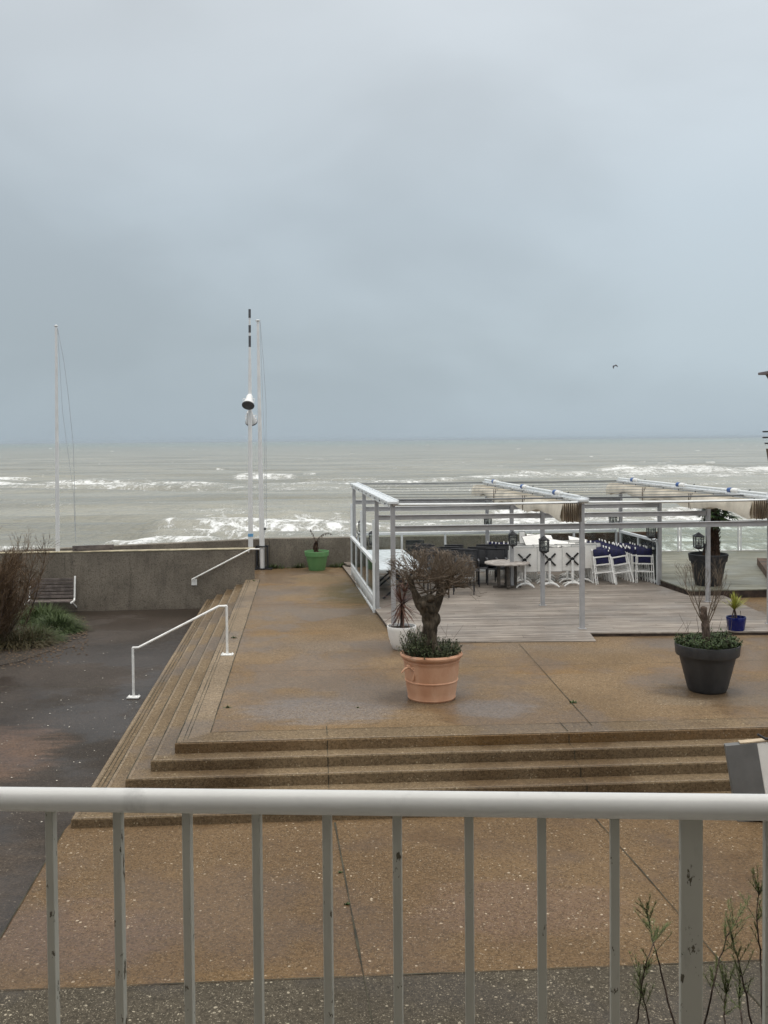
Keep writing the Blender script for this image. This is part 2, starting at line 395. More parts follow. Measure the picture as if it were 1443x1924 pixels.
def glass(name, tint, refl=1.0, dirt=.04):
    m = bpy.data.materials.new(name); m.use_nodes = True; t = m.node_tree; t.nodes.clear()
    o = t.nodes.new('ShaderNodeOutputMaterial'); mx = t.nodes.new('ShaderNodeMixShader')
    tr = t.nodes.new('ShaderNodeBsdfTransparent'); tr.inputs[0].default_value = (*tint, 1)
    gl = t.nodes.new('ShaderNodeBsdfGlossy'); gl.inputs['Roughness'].default_value = .02
    fr = t.nodes.new('ShaderNodeFresnel'); fr.inputs[0].default_value = 1.5
    mx2 = t.nodes.new('ShaderNodeMixShader'); df = t.nodes.new('ShaderNodeBsdfDiffuse'); df.inputs[0].default_value = (.6, .62, .6, 1)
    n = t.nodes.new('ShaderNodeTexNoise'); n.inputs['Scale'].default_value = 5; n.inputs['Detail'].default_value = 5
    t.links.new(mth('MULTIPLY', fr.outputs[0], refl, t=t), mx.inputs[0]); t.links.new(tr.outputs[0], mx.inputs[1]); t.links.new(gl.outputs[0], mx.inputs[2])
    t.links.new(maprange(n.outputs[0], .4, .7, dirt * .3, dirt * 2, t=t), mx2.inputs[0]); t.links.new(mx.outputs[0], mx2.inputs[1]); t.links.new(df.outputs[0], mx2.inputs[2])
    t.links.new(mx2.outputs[0], o.inputs[0])
    return m
M['glass'] = glass('windbreak_glass', (.88, .92, .90))
M['glass_lamp'] = glass('lantern_glass', (.92, .93, .92), .5, .12)

# ------------------------------------------------------------------ ground, steps, terrace
ZL = -.64                                     # forecourt level
def zlow(y): return ZL - max(0.0, y - 11.5) * .0085
A = at(328, 1397); B = at(459, 1092); C = at(1443, 1367.5)
e1 = (C - A); e1.z = 0; e1.normalize(); e2 = (B - A); e2.z = 0; e2.normalize()
RISE, TREAD = .1325, .268
def corner(k): return A + (-e1 * TREAD * k * 1.0) + (-e2 * TREAD * k * 1.03)
W1R = at(478, 1089)                           # free end of the garden wall, on the terrace
wdir = (W1R - at(135, 1148, zlow(26.5))); wdir.z = 0; wdir.normalize(); 
W1L = W1R - wdir * 16
wn = Vector((-wdir.y, wdir.x, 0))
seaL, seaM = atd(0, 1033, 27.6), at(590, 1066)
swd = Vector((1, .075, 0)).normalized()
SW0 = Vector((seaM.x, seaM.y, 0))
SWR = SW0 + swd * 9.8
SWT = CAMZ - (1011 - 827.2) / FPX * SW0.y
SWJ = SW0 - swd * ((590 - 507) / FPX * SW0.y); _q = at(0, 1036, SWT); sld = (Vector((_q.x, _q.y, 0)) - SWJ).normalized(); SWL = SWJ + sld * 8.0; SWLL = SWL - wdir * 9

g = MB()
ys = [-14, 0, 6, 9, 11.5, 14, 18, 22, 26, 30]
for i in range(len(ys) - 1):
    g.quad((-60, ys[i], zlow(ys[i]) - .004), (40, ys[i], zlow(ys[i]) - .004), (40, ys[i + 1], zlow(ys[i + 1]) - .004), (-60, ys[i + 1], zlow(ys[i + 1]) - .004))
tag(g.build('path', M['asphalt'], smooth=0), 'dark wet asphalt path beside the steps', kind='structure')
fa, fb = at(121, 1560, ZL), at(0, 1764, ZL)
fe = fa + (fb - fa) * 3
g = MB(); g.add([fa + Vector((0, 0, .002)), (fe.x, fe.y, ZL + .002), (30, fe.y, ZL + .002), (30, 14, ZL + .002), (fa.x + .1, 14, ZL + .002)], [(0, 1, 2, 3, 4)])
tag(g.build('forecourt', M['forecourt'], smooth=0), kind='structure')
ga, gb = at(0, 1863, ZL), at(1430, 1806, ZL)
gd = (gb - ga).normalized(); ga2, gb2 = ga - gd * 9, gb + gd * 20
g = MB(); g.add([(ga2.x, ga2.y, ZL + .006), (ga2.x, -13, ZL + .006), (gb2.x, -13, ZL + .006), (gb2.x, gb2.y, ZL + .006)], [(0, 1, 2, 3)])
tag(g.build('gravel_path', M['gravel'], smooth=0), kind='structure')

# terrace slab and the four lower steps wrapping its corner
REAR = SWL + swd * 0
tp = [A, A + e1 * 40, Vector((A.x + 40, 33, 0)), SWR + Vector((0, .3, 0)), SWL + Vector((0, .3, 0)), W1L + wn * .1, W1R + wn * .12 - wdir * .1]
zb = -.95
bl = W1R + wn * .15 - wdir * .55
tp[-1] = W1R + wn * .15 - wdir * .6
LE = A + e2 * ((W1R - A).length - .02)        # where the top step dies into the wall
def isect(p, d, q, f):
    det = d.x * f.y - d.y * f.x; t = ((q.x - p.x) * f.y - (q.y - p.y) * f.x) / det
    return p + d * t
back = W1R + wn * .12
polyT = [A, A + e1 * 40, Vector((A.x + 40, 31.8, 0)), Vector((SWR.x + 2, 31.4, 0)), SWR + Vector((0, .2, 0)), SWJ + Vector((0, .2, 0)), SWL + Vector((0, .2, 0)), SWLL + Vector((0, .2, 0)), W1L + wn * .12, isect(A, e2, back, wdir)]
g = MB(); g.prism([(p.x, p.y) for p in polyT], -RISE - .01, 0)
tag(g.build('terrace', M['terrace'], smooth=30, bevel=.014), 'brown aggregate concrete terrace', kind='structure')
g = MB()
for k in range(1, 5):
    a = corner(k); top = -RISE * k
    pl = [a, a + e1 * 40, A + e1 * 40 + e2 * 2, A + e1 * 2 + e2 * 2, isect(A + e1 * 1.0, e2, back, wdir), isect(a, e2, back, wdir)]
    g.prism([(p.x, p.y) for p in pl], (-RISE * (k + 1) - .01) if k < 4 else zb, top)
tag(g.build('steps', M['step'], smooth=30, bevel=.014), 'broad concrete steps wrapping the terrace corner', kind='structure')
# coping course round the terrace edge, a touch paler than the slabs
bw_f, bw_l = .44, .42
gi = isect(A + e2 * bw_f, e1, A + e1 * bw_l, e2)
M['pale_step'] = aggregate('pale_step_aggregate', (.19, .142, .092), (.275, .21, .14), (.46, .40, .31), .16, 44, wet=.1)
wallp = W1R + wn * .0
def strip(o0, o1, side, k, z):                # a sheet along the tread of step k, o0..o1 in from its edge
    a = corner(k); zz = -RISE * k + z
    if side == 'left':
        p = [a + e1 * o0 + e2 * o0, a + e1 * o1 + e2 * o1, isect(a + e1 * o1, e2, wallp, wdir), isect(a + e1 * o0, e2, wallp, wdir)]
    else:
        p = [a + e1 * o0 + e2 * o0, a + e1 * 40 + e2 * o0, a + e1 * 40 + e2 * o1, a + e1 * o1 + e2 * o1]
    return [Vector((v.x, v.y, zz)) for v in p]
g = MB(); g.add(strip(.016, bw_f, 'front', 0, .004), [(0, 1, 2, 3)]); tag(g.build('kerb', M['step'], smooth=0), kind='structure')
g = MB(); g.add(strip(.016, bw_l, 'left', 0, .004), [(3, 2, 1, 0)])
for k in range(1, 5): g.add(strip(.014, .060, 'left', k, .003), [(3, 2, 1, 0)])
for k in range(1, 5): g.add(strip(.014, .050, 'front', k, .003), [(0, 1, 2, 3)])
g.add(strip(.016, .055, 'front', 0, .006), [(0, 1, 2, 3)])
tag(g.build('kerb', M['pale_step'], smooth=0), kind='structure')
# slab joints
g = MB()
def jstrip(p, q, wd=.012, z=.008):
    d = (q - p); d.z = 0; d.normalize(); n = Vector((-d.y, d.x, 0)) * wd / 2
    n_seg = max(2, int((q - p).length / .4)); pr = None
    for i in range(n_seg + 1):
        c = p.lerp(q, i / n_seg); c.z += z
        ww = .6 + .8 * mnoise.noise(c * 2.3 + Vector((3, 1, 0)))
        off = n.normalized() * .006 * mnoise.noise(c * 3.1)
        cur = (c - n * max(.35, ww) + off, c + n * max(.35, ww) + off)
        if pr: g.quad(pr[0], cur[0], cur[1], pr[1])
        pr = cur
for (k, o) in ((0, .10), (0, .15), (4, .085), (4, .14), (0, .018), (1, .016), (2, .016), (3, .016)):
    q4 = strip(o, o + .01, 'left', k, 0); jstrip(q4[0], q4[3], .013 if o > .05 else .018, .006)
jstrip(gi, A + e1 * 25 + e2 * bw_f, .014); jstrip(gi, isect(A + e1 * bw_l, e2, W1R, wdir), .022)
for (px, py) in ((430, 1137.5), (420, 1189.5), (410, 1264)):
    p = at(px, py); q = p + e1 * 30
    p = isect(p, e1, A + e1 * bw_l, e2)
    jstrip(p, q, .012)
p, q = at(975, 1210), at(1112, 1364); jstrip(p, q, .016)
for kx in (615, 1067):
    b0 = at(kx, 1383 if kx < 900 else 1375)
    jstrip(b0, b0 + e2 * bw_f, .012)
p, q = at(629, 1547, ZL), at(700, 1924, ZL); jstrip(p, q + (q - p) * .4, .022, .012)
p, q = at(1117, 1537, ZL), at(1428, 1892, ZL); jstrip(p, q + (q - p) * .3, .022, .012)
jstrip(ga2, gb2, .018, .012); jstrip(fa, fe, .02, .012)
p, q = at(0, 1290, zlow(19)), at(330, 1291, zlow(19)); jstrip(p, q, .03, .002)
for (px, k0) in ((615, 0), (1067, 0)):        # butt joints of the step units
    b0 = at(px, 1390 if px < 900 else 1375)
    t0 = (b0 - A).dot(e1)
    for k in range(5):
        a = A + e1 * t0 - e2 * TREAD * 1.03 * k
        zt = -RISE * k
        nn = -e2
        w2 = e1 * .006
        q0, q1 = a + nn * .003 - w2, a + nn * .003 + w2
        g.quad(Vector((q0.x, q0.y, zt - RISE + .005)), Vector((q1.x, q1.y, zt - RISE + .005)), Vector((q1.x, q1.y, zt - .012)), Vector((q0.x, q0.y, zt - .012)))
        if k: jstrip(Vector((a.x, a.y, zt)) + e2 * .02, Vector((a.x, a.y, zt)) + e2 * (TREAD + .01), .012, .004)
tag(g.build('paving_joints', M['joint'], smooth=0), kind='structure')
# soil under the shrubs at the foot of the wall
g = MB(); pts = [at(px, py, zlow(at(px, py, -.72).y) + .004) for (px, py) in ((-420, 1275), (-200, 1268), (0, 1250), (40, 1242), (78, 1228), (100, 1222), (132, 1203), (150, 1192), (146, 1178), (120, 1162), (70, 1156), (0, 1158), (-420, 1160))]
g.add(pts, [tuple(range(len(pts)))]); tag(g.build('soil_bed', M['soil'], smooth=0), kind='structure')

# garden wall on the left, sea wall at the back
def wallthing(name, p, q, th, z0, z1, mat, label, cop=None):
    root = empty(name, (p.x, p.y, z0)); d = (q - p).normalized(); n = Vector((-d.y, d.x, 0)) * th
    g = MB(); g.prism([(v.x, v.y) for v in (p, q, q + n, p + n)], z0, z1 - (.03 if cop else 0)); g.build('wall', mat, root, 30, .012, org=root.location)
    if cop:
        o = d * .0 + n.normalized() * .012
        g = MB(); g.prism([(v.x, v.y) for v in (p - o, q - o + d * .012, q + n + o + d * .012, p + n + o)], z1 - .03, z1); g.build('coping', M['coping'], root, 30, .008, org=root.location)
    return tag(root, label, 'wall')
W1T = .88
wallthing('garden_wall', W1L, W1R, .26, -1.0, W1T, M['wall'], 'rough dark concrete wall carrying a slatted bench and a sloping white handrail', True)
wallthing('sea_wall', SWJ + swd * .006, SWR, .3, -1.2, SWT, M['seawall'], 'long pebbly concrete sea wall behind the green pot and the pergola')
root = empty('sea_wall', (SWL.x, SWL.y, -1.2)); _o = [Vector((0, .3, 0))] * 3
g = MB(); _p = [SWJ - swd * .006, SWL, SWLL]; g.prism([(v.x, v.y) for v in _p + [v + o for v, o in zip(_p[::-1], _o)]], -1.2, SWT); g.build('wall', M['wall'], root, 30, .012, org=root.location)
tag(root, 'darker run of sea wall showing above the garden wall, behind the masts', 'wall')

# beach strip and slope hidden behind the sea wall
g = MB(); g.add([(-160, 30.8, -.6), (160, 33.0, -.6), (160, 48, -4.6), (-160, 48, -4.6), (160, 110, -6.4), (-160, 110, -6.4)], [(0, 1, 2, 3), (3, 2, 4, 5)])
tag(g.build('beach', simple('wet_sand', (.25, .21, .16), .5, .2, 1), smooth=0), kind='structure')

# ------------------------------------------------------------------ sea
SEAZ = -5.0; HS = CAMZ - SEAZ
def vnoise(x, y, seed=0):
    xi = np.floor(x).astype(np.int64); yi = np.floor(y).astype(np.int64); xf = x - xi; yf = y - yi
    def h(a, b):
        n = (a * 374761393 + b * 668265263 + seed * 982451653) & 0x7fffffff
        n = ((n ^ (n >> 13)) * 1274126177) & 0x7fffffff
        n = n ^ (n >> 16)
        return (n & 0xffff) / 65535.0
    u = xf * xf * (3 - 2 * xf); v = yf * yf * (3 - 2 * yf)
    return (h(xi, yi) * (1 - u) + h(xi + 1, yi) * u) * (1 - v) + (h(xi, yi + 1) * (1 - u) + h(xi + 1, yi + 1) * u) * v
def fbm(x, y, o=4, seed=0):
    s = 0; a = .5; t = 0
    for i in range(o):
        s = s + a * vnoise(x * 2 ** i, y * 2 ** i, seed + i); t += a; a *= .5
    return s / t
vv = np.concatenate([np.linspace(262, 4, 430), np.geomspace(3.9, .5, 30)])
dist = HS * FPX / vv
tt = np.concatenate([np.linspace(-1.5, -.46, 40)[:-1], np.linspace(-.46, .46, 720), np.linspace(.46, 1.5, 40)[1:]])
D, T = np.meshgrid(dist, tt, indexing='ij'); X = D * T; Y = D.copy()
Vp = HS * FPX / D; Px = PPX + T * FPX                      # bearing and depression of every point, in survey units
h = np.zeros_like(X); near = np.clip(1.2 - D / 700, 0, 1)
wob = (fbm(X / 55, Y / 30, 3, 3) - .5)
for lam, amp, ang, sd in ((23, .46, .03, 1), (14.5, .30, -.06, 2), (8.2, .15, .10, 5), (4.7, .07, -.16, 7)):
    ph = 2 * np.pi * ((Y + X * ang) / lam + wob * 30 / lam)
    envl = np.clip(fbm(X / 70, Y / 18, 3, sd + 20) * 2.2 - .45, 0, 1.3)
    s = np.sin(ph); h += amp * envl * (np.sign(s) * np.abs(s) ** 1.0 + .25 * np.cos(2 * ph))
h *= near
foam = np.zeros_like(X)
ragged = fbm(X / 7, Y / 3.2, 4, 41)
def breaker(x0, x1, yp0, yp1, th, strength, hgt, tail=1.0, wig=3.0, seed=0):
    """a breaking crest between two bearings; th = depth of the white water"""
    global foam, h
    u = np.clip((Px - x0) / (x1 - x0), 0, 1)
    cy = yp0 + (yp1 - yp0) * u + wig * (fbm(Px / 60, Px * 0 + seed, 3, seed) - .5) * 2 - (832.2 - .00825 * Px)
    dd = (Vp - cy)                                          # >0 nearer than the crest
    ends = np.clip((Px - x0) / (.12 * (x1 - x0) + 1), 0, 1) * np.clip((x1 - Px) / (.12 * (x1 - x0) + 1), 0, 1)
    thl = th * (.45 + 1.1 * fbm(Px / 45, Px * 0 + seed * 3.7, 3, seed + 5)) * (.25 + .75 * ends)
    prof = np.where(dd < 0, np.exp(-(dd / (thl * .22 + .3)) ** 2), np.exp(-(dd / thl) ** 2 * tail))
    foam = np.maximum(foam, .86 * prof * strength * ends ** .6 * (.55 + .75 * np.clip(ragged * 1.6 - .3, 0, 1)))
    h += hgt * ends * np.exp(-((dd + thl * .1) / (thl * .55 + .6)) ** 2)
def lace(x0, x1, y0, y1, strength, soft=14, seed=0):
    global foam
    yy = Vp + (832.2 - .00825 * Px)
    m = np.clip((Px - x0) / 90, 0, 1) * np.clip((x1 - Px) / 90, 0, 1) * np.clip((yy - y0) / soft, 0, 1) * np.clip((y1 - yy) / soft, 0, 1)
    foam = np.maximum(foam, strength * m * np.clip(fbm(X / 9, Y / 4.5, 4, seed + 60) * 2.1 - .35, 0, 1))
for a in ((-260, 470, 913, 911, 8, 1.0, .55, 1, 2.5, 1), (-40, 62, 903, 902, 4, .95, .4, 1, 1, 2), (120, 305, 906, 905, 5, .9, .4, 1, 1.5, 21), (432, 562, 899, 897, 6, 1.0, .55, 1, 1.5, 3), (470, 900, 909, 901, 5, .72, .25, .8, 2, 4),
          (560, 720, 903, 902, 3, .6, .2, 1, 1, 22), (850, 1010, 899, 894, 5, .9, .4, 1, 1.5, 5), (1085, 1800, 883, 886, 13, 1.0, .7, .9, 2.5, 6), (960, 1120, 893, 890, 6, .85, .4, 1, 2, 7), (1180, 1760, 905, 903, 4, .5, .2, 1, 2, 8),
          (255, 700, 1001, 974, 15, .74, .5, .7, 5, 9), (180, 430, 1021, 1010, 8, .9, .35, .8, 4, 10), (640, 940, 985, 978, 14, .72, .3, .6, 4, 11), (900, 1240, 965, 975, 14, .9, .3, .6, 5, 12), (1200, 1900, 958, 962, 16, 1.0, .4, .6, 4, 13),
          (-300, 130, 1030, 1026, 7, .8, .25, 1, 3, 14), (1150, 1900, 992, 996, 18, .8, .2, .5, 4, 15), (330, 470, 960, 957, 4, .5, .1, 1, 2, 23), (560, 640, 862, 861, 1.6, .4, .1, 1, 1, 24), (-300, 60, 968, 962, 4, .45, .1, 1, 2, 25)):
    breaker(*a)
lace(300, 720, 964, 1026, .82, 12, 1); lace(560, 1120, 968, 1010, .62, 12, 2); lace(880, 1900, 950, 1075, .85, 16, 3); lace(-300, 1900, 903, 930, .50, 8, 4); lace(-300, 1300, 930, 966, .26, 10, 9); lace(880, 1900, 884, 904, .5, 6, 5); lace(330, 560, 950, 968, .42, 8, 6); lace(-500, 330, 1018, 1090, .5, 10, 7)
# thin swell streaks, and scattered whitecaps farther out
rng = np.random.RandomState(5)
for i in range(64):
    py = 836 + 62 * rng.rand() ** 1.3; px = -300 + 2000 * rng.rand(); wd = 5 + 16 * rng.rand() * ((py - 826) / 40)
    breaker(px, px + wd, py, py + rng.randn() * .4, .7 + (py - 830) / 45, .45 + .4 * rng.rand(), .15, 1, .4, 100 + i)
h += foam * .12 * near
nr, nc = X.shape
co = np.stack([X, Y, SEAZ + h], -1).reshape(-1, 3).astype(np.float32)
ii = np.arange(nr * nc).reshape(nr, nc)
fq = np.stack([ii[:-1, :-1], ii[:-1, 1:], ii[1:, 1:], ii[1:, :-1]], -1).reshape(-1, 4)
me = bpy.data.meshes.new('sea'); me.vertices.add(len(co)); me.vertices.foreach_set('co', co.ravel())
me.loops.add(fq.size); me.loops.foreach_set('vertex_index', fq.ravel().astype(np.int32)); me.polygons.add(len(fq))
me.polygons.foreach_set('loop_start', np.arange(0, fq.size, 4, dtype=np.int32)); me.update(calc_edges=True)
me.polygons.foreach_set('use_smooth', np.ones(len(fq), dtype=bool))
at_ = me.attributes.new('foam', 'FLOAT', 'POINT'); at_.data.foreach_set('value', foam.ravel().astype(np.float32))
sea = bpy.data.objects.new('sea', me); COL.objects.link(sea); tag(sea, kind='structure')
g = NG('sea_water', .22, .5)
fa_ = g.t.nodes.new('ShaderNodeAttribute'); fa_.attribute_name = 'foam'; fv = fa_.outputs['Fac']
lc = g.noise(.40, 6, .72, vscale=(1.1, .55, 1), dist=1.6)
lc2 = g.noise(1.5, 5, .75, vscale=(1.1, .5, 1), dist=1.2)
lm = g.ma('ADD', g.ma('MULTIPLY', lc, .62), g.ma('MULTIPLY', lc2, .38))
ff = g.mr(g.ma('ADD', fv, g.ma('MULTIPLY', g.ma('SUBTRACT', lm, .5), 4.4)), .50, 1.02)
ff = g.ma('MULTIPLY', ff, g.mr(fv, .05, .35))
wc = g.mix(g.mr(g.noise(.035, 4, .6, vscale=(.4, 1.6, 1)), .35, .65), (.205, .200, .160), (.305, .296, .243))
wc = g.mix(g.mr(fv, .08, .7, 0, .55), wc, (.42, .41, .36))
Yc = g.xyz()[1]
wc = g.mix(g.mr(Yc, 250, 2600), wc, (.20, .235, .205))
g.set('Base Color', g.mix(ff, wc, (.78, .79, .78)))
g.set('Roughness', g.mix(ff, (.24, .24, .24), (.9, .9, .9))); g.set('IOR', 1.33)
b3 = g.noise(.30, 4, .6, vscale=(.55, .9, 1), dist=.5); b4 = g.noise(.05, 6, .7, vscale=(.6, .5, 1), dist=.3); b1 = g.noise(.9, 5, .65, vscale=(.45, 1.3, 1), dist=.4); b2 = g.noise(.16, 4, .6, vscale=(.35, 1.5, 1), dist=.4)
g.bump(g.ma('ADD', g.ma('MULTIPLY', b1, .55), g.ma('ADD', g.ma('ADD', g.ma('MULTIPLY', b2, 1.6), g.ma('ADD', g.ma('MULTIPLY', b3, 2.4), g.ma('MULTIPLY', b4, 9.0))), g.ma('MULTIPLY', ff, .25))), .6, .6)
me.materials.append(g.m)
#--PART2--
# ------------------------------------------------------------------ balcony railing in front of the camera
def bear(px, py, d):                          # point on the sight line at plan distance d ahead
    r_ = ray(px, py); return Vector((r_.x * d / r_.y, d, CAMZ + r_.z * d / r_.y))
RA, RB = bear(0, 1501, 2.06), bear(1443, 1517, 1.86)
rd = (RB - RA); RLEN = rd.length; rdn = rd.normalized(); rflat = Vector((rdn.x, rdn.y, 0)).normalized()
rail_root = empty('balcony_railing', (RA + RB) / 2 - Vector((0, 0, 1.0)))
g = MB(); g.tube([RA - rdn * 1.3 + rdn * (RLEN + 2.6) * i / 24 for i in range(25)], .0245, 24)
g.build('handrail', M['rail'], rail_root, org=rail_root.location)
rotb = Matrix((rflat, Vector((-rflat.y, rflat.x, 0)), Vector((0, 0, 1)))).transposed()
def bar_at(px): 
    # where the sight plane of this bearing meets the rail
    p0, p1 = RA, RB
    for it in range(30):
        m = (p0 + p1) / 2
        # bearing of m
        q = CM.transposed() @ (m - Vector((0, 0, CAMZ))); x = PPX + FPX * q.x / -q.z
        if x < px: p0 = m
        else: p1 = m
    return (p0 + p1) / 2
bxs = [95, 222, 351.5, 482.5, 614.5, 746, 881, 1017.5, 1154.5]
pts = [bar_at(x) for x in bxs]
pts = [pts[0] - rdn * .145 * k for k in range(9, 0, -1)] + pts
pp = bar_at(1298); pts2 = [pp + rdn * .144 * k for k in range(1, 9)]
for p in pts + pts2:
    g = MB(); g.box((p.x, p.y, p.z - .5), (.0175, .02, .97), rotb); g.build('baluster', M['bar'], rail_root, 30, .0015, org=rail_root.location)
g = MB(); g.box((pp.x, pp.y, pp.z - .55), (.042, .02, 1.08), rotb); g.build('post', M['bar'], rail_root, 30, .002, org=rail_root.location)
g = MB(); g.beam(RA - rdn * 1.3 - Vector((0, 0, .98)), RB + rdn * 1.3 - Vector((0, 0, .98)), .03, .03); g.build('bottom_rail', M['bar'], rail_root, 30, org=rail_root.location)
tag(rail_root, 'chipped white metal balcony railing with a round handrail and square bars', 'railing')

# unseen house behind the balcony, its height and width shaped to shade the railing bars
hz0, hy0 = -.7, -1.35
hr = empty('unseen_building', (0, hy0 - 3, -.64))
g = MB(); g.prism([(-10, hy0 - 6), (10, hy0 - 6), (10, hy0), (-10, hy0)], -.7, 13); g.build('wall', M['plaster'], hr, 0, org=hr.location)  # unseen house front, sized to shade the railing bars
g = MB(); g.prism([(-3.2, hy0 - .02), (3.4, hy0 - .02), (3.4, 2.2), (-3.2, 2.2)], 2.0, 2.17); g.build('balcony_slab', M['plaster'], hr, 0, org=hr.location)
for (wx, wz, ww, wh) in ((-8.8, 2.2, 2, 2.2), (-5.5, 2.2, 2, 2.2), (6, 2.2, 2, 2.2), (8.7, 2.2, 2, 2.2), (-8.8, 5.4, 2, 2.0), (-5, 5.4, 2, 2.0), (0, 5.4, 2, 2.0), (5, 5.4, 2, 2.0), (8.8, 5.4, 2, 2.0), (-4, 9.0, 2, 2.0), (4, 9.0, 2, 2.0), (-.9, 2.2, 1.8, 2.2)):
    g = MB(); g.box((wx, hy0 + .02, wz + wh / 2), (ww, .06, wh)); wo = g.build('unseen_window', M['winglass'], hr, 0, org=hr.location)
    g = MB()
    for s in (-1, 1):
        g.box((wx + s * ww / 2, hy0 + .04, wz + wh / 2), (.08, .1, wh + .08)); g.box((wx, hy0 + .041, wz + wh / 2 + s * wh / 2), (ww - .08, .1, .08))
    g.build('unseen_window_frame', M['white'], wo, 0, org=hr.location)
tag(hr, 'unseen cream building with white windows behind the balcony, sized to shade the railing', 'building')

# ------------------------------------------------------------------ decks and ramp
DZ, D2Z = .08, .205
fl = at(741, 1189, DZ); 
dl0, dl1 = at(724, 1170, DZ), at(706, 1146, DZ); dld = (dl1 - dl0).normalized()
fy = at(1110, 1189, DZ).y
dFL = dl0 + dld * ((fy - dl0.y) / dld.y); dRL = dl0 + dld * ((30.0 - dl0.y) / dld.y)
d2a, d2b = at(1297, 1109, D2Z), at(1240, 1089, D2Z)
d2dir = (d2b - d2a).normalized(); d2rl = d2a + d2dir * ((31.6 - d2a.y) / d2dir.y)
xr = 8.17
polyD = [(dFL.x, fy), (xr, fy + .02), (xr, d2a.y - .03), (d2a.x - .03, d2a.y - .03), (d2rl.x - .05, 30.0), (dRL.x, 30.0)]
g = MB(); g.prism(polyD, DZ - .028, DZ); tag(g.build('deck', M['deck'], smooth=0, bevel=.004), 'weathered grey board deck under the pergola', kind='structure')
g = MB(); g.prism([(x + (.012 if x < 1 else -.012), y + (.012 if y < 22 else 0)) for (x, y) in polyD], .001, DZ - .029); tag(g.build('deck_base', M['fascia'], smooth=0), kind='structure')
rl, rr = at(826, 1208, .02), at(1120, 1204, .02); rr2 = at(1100, 1187.5, DZ + .004)
g = MB()
x0r, x1r = at(741, 1208, .02).x - .0, rr.x
g.add([(x0r, rr.y, .022), (x1r, rr.y, .022), (x1r - .02, fy - .003, DZ + .003), (x0r, fy - .003, DZ + .003), (x0r, rr.y, .001), (x1r, rr.y, .001), (x1r - .02, fy - .003, .001), (x0r, fy - .003, .001)],
      [(0, 1, 2, 3), (4, 5, 1, 0), (5, 6, 2, 1), (4, 0, 3, 7)])
tag(g.build('wooden_ramp', M['deck'], smooth=0), 'low grey board ramp along the front edge of the deck', 'ramp')
poly2 = [(d2a.x, d2a.y), (30, d2a.y + 1.2), (30, 32.4), (d2rl.x, 31.9)]
g = MB(); g.prism(poly2, D2Z - .03, D2Z); tag(g.build('upper_deck', M['deck2'], smooth=0, bevel=.004), 'pale algae-tinted raised deck', kind='structure')
g = MB(); g.prism([(d2a.x + .012, d2a.y + .012), (30, d2a.y + 1.212), (30, 32.4), (d2rl.x + .012, 31.88)], .001, D2Z - .031); tag(g.build('upper_deck_base', M['fascia'], smooth=0), kind='structure')
# brown beam lying across the raised deck at the right
b0, b1 = at(1432, 1055, D2Z + .1), at(1470, 1105, D2Z + .1)
g = MB(); g.beam(b0, b1, .28, .2); o = g.build('timber_beam', M['rust'], None, 30, .01)
tag(o, 'weathered brown timber beam on the pale raised deck', 'beam')
# little grey step at the foot of the deck railing
sp = at(652, 1064, 0); rot = Matrix.Rotation(R(12), 3, 'Z')
sr = empty('wooden_step', (sp.x, sp.y, 0))
g = MB(); g.box((.03, 0, .13), (.30, 1.5, .04), rot); g.build('tread', M['deck'], sr, 30, .004)
for s in (-1, 1):
    g = MB(); g.box(rot @ Vector((.03, s * .66, .055)), (.24, .05, .11), rot); g.build('support', M['legwood'], sr, 30)
tag(sr, 'low grey wooden step against the glass railing of the deck', 'step')

# ------------------------------------------------------------------ pergola
STEP = Vector((-.34, 2.8, 0))
ROW = [Vector((.165, 19.45, DZ)), Vector((3.95, 19.66, DZ)), Vector((7.84, 19.98, DZ))]
PT, CBZ = 2.63, 2.135
yawP = math.atan2(STEP.y, STEP.x) - math.pi / 2; RP = Matrix.Rotation(yawP, 3, 'Z')
per = empty('pergola', ROW[0])
def P(r_, k, z=0.0): return ROW[r_] + STEP * k + Vector((0, 0, z - DZ))
for r_ in range(3):
    for k in range(4):
        p = P(r_, k)
        g = MB(); g.box((p.x, p.y, (DZ + PT) / 2), (.088, .09, PT - DZ), RP); g.box((p.x, p.y, DZ + .006), (.15, .15, .012), RP)
        g.build('post', M['alu'], per, 30, .005, org=per.location)
for k in range(4):
    g = MB()
    for r_ in (0, 1):
        a, b = P(r_, k, CBZ), P(r_ + 1, k, CBZ); d = (b - a).normalized()
        if k == 0 and r_ == 1: b = b + d * .0
        g.beam(a + d * .047, b - d * .047, .05, .10)
        g.beam(a + d * .047 + Vector((0, -.012, .054)), b - d * .047 + Vector((0, -.012, .054)), .09, .012)
    if k == 0:
        a = P(2, 0, CBZ); g.beam(a + d * .047, a + d * 4, .05, .10)
    g.build('cross_beam', M['alu'], per, 30, .003, org=per.location)
for r_ in range(3):
    a, b = P(r_, 0, PT), P(r_, 3, PT); d = (b - a).normalized(); n = Vector((d.y, -d.x, 0))
    g = MB(); g.beam(a - d * .12 + Vector((0, 0, .03)), b + d * .1 + Vector((0, 0, .03)), .22, .05)
    g.beam(a - d * .12 + n * .10 + Vector((0, 0, .065)), b + d * .1 + n * .10 + Vector((0, 0, .065)), .03, .03)
    g.beam(a - d * .05 - n * .08 + Vector((0, 0, -.03)), b - n * .08 + Vector((0, 0, -.03)), .02, .08)
    g.build('gutter', M['gutter'], per, 30, .006, org=per.location)
    for k in range(9):
        g = MB(); g.box(a.lerp(b, (k + .5) / 9) - n * .095 + Vector((0, 0, -.02)), (.02, .02, .03)); g.build('bolt', M['darkmetal'], per, 0, org=per.location)
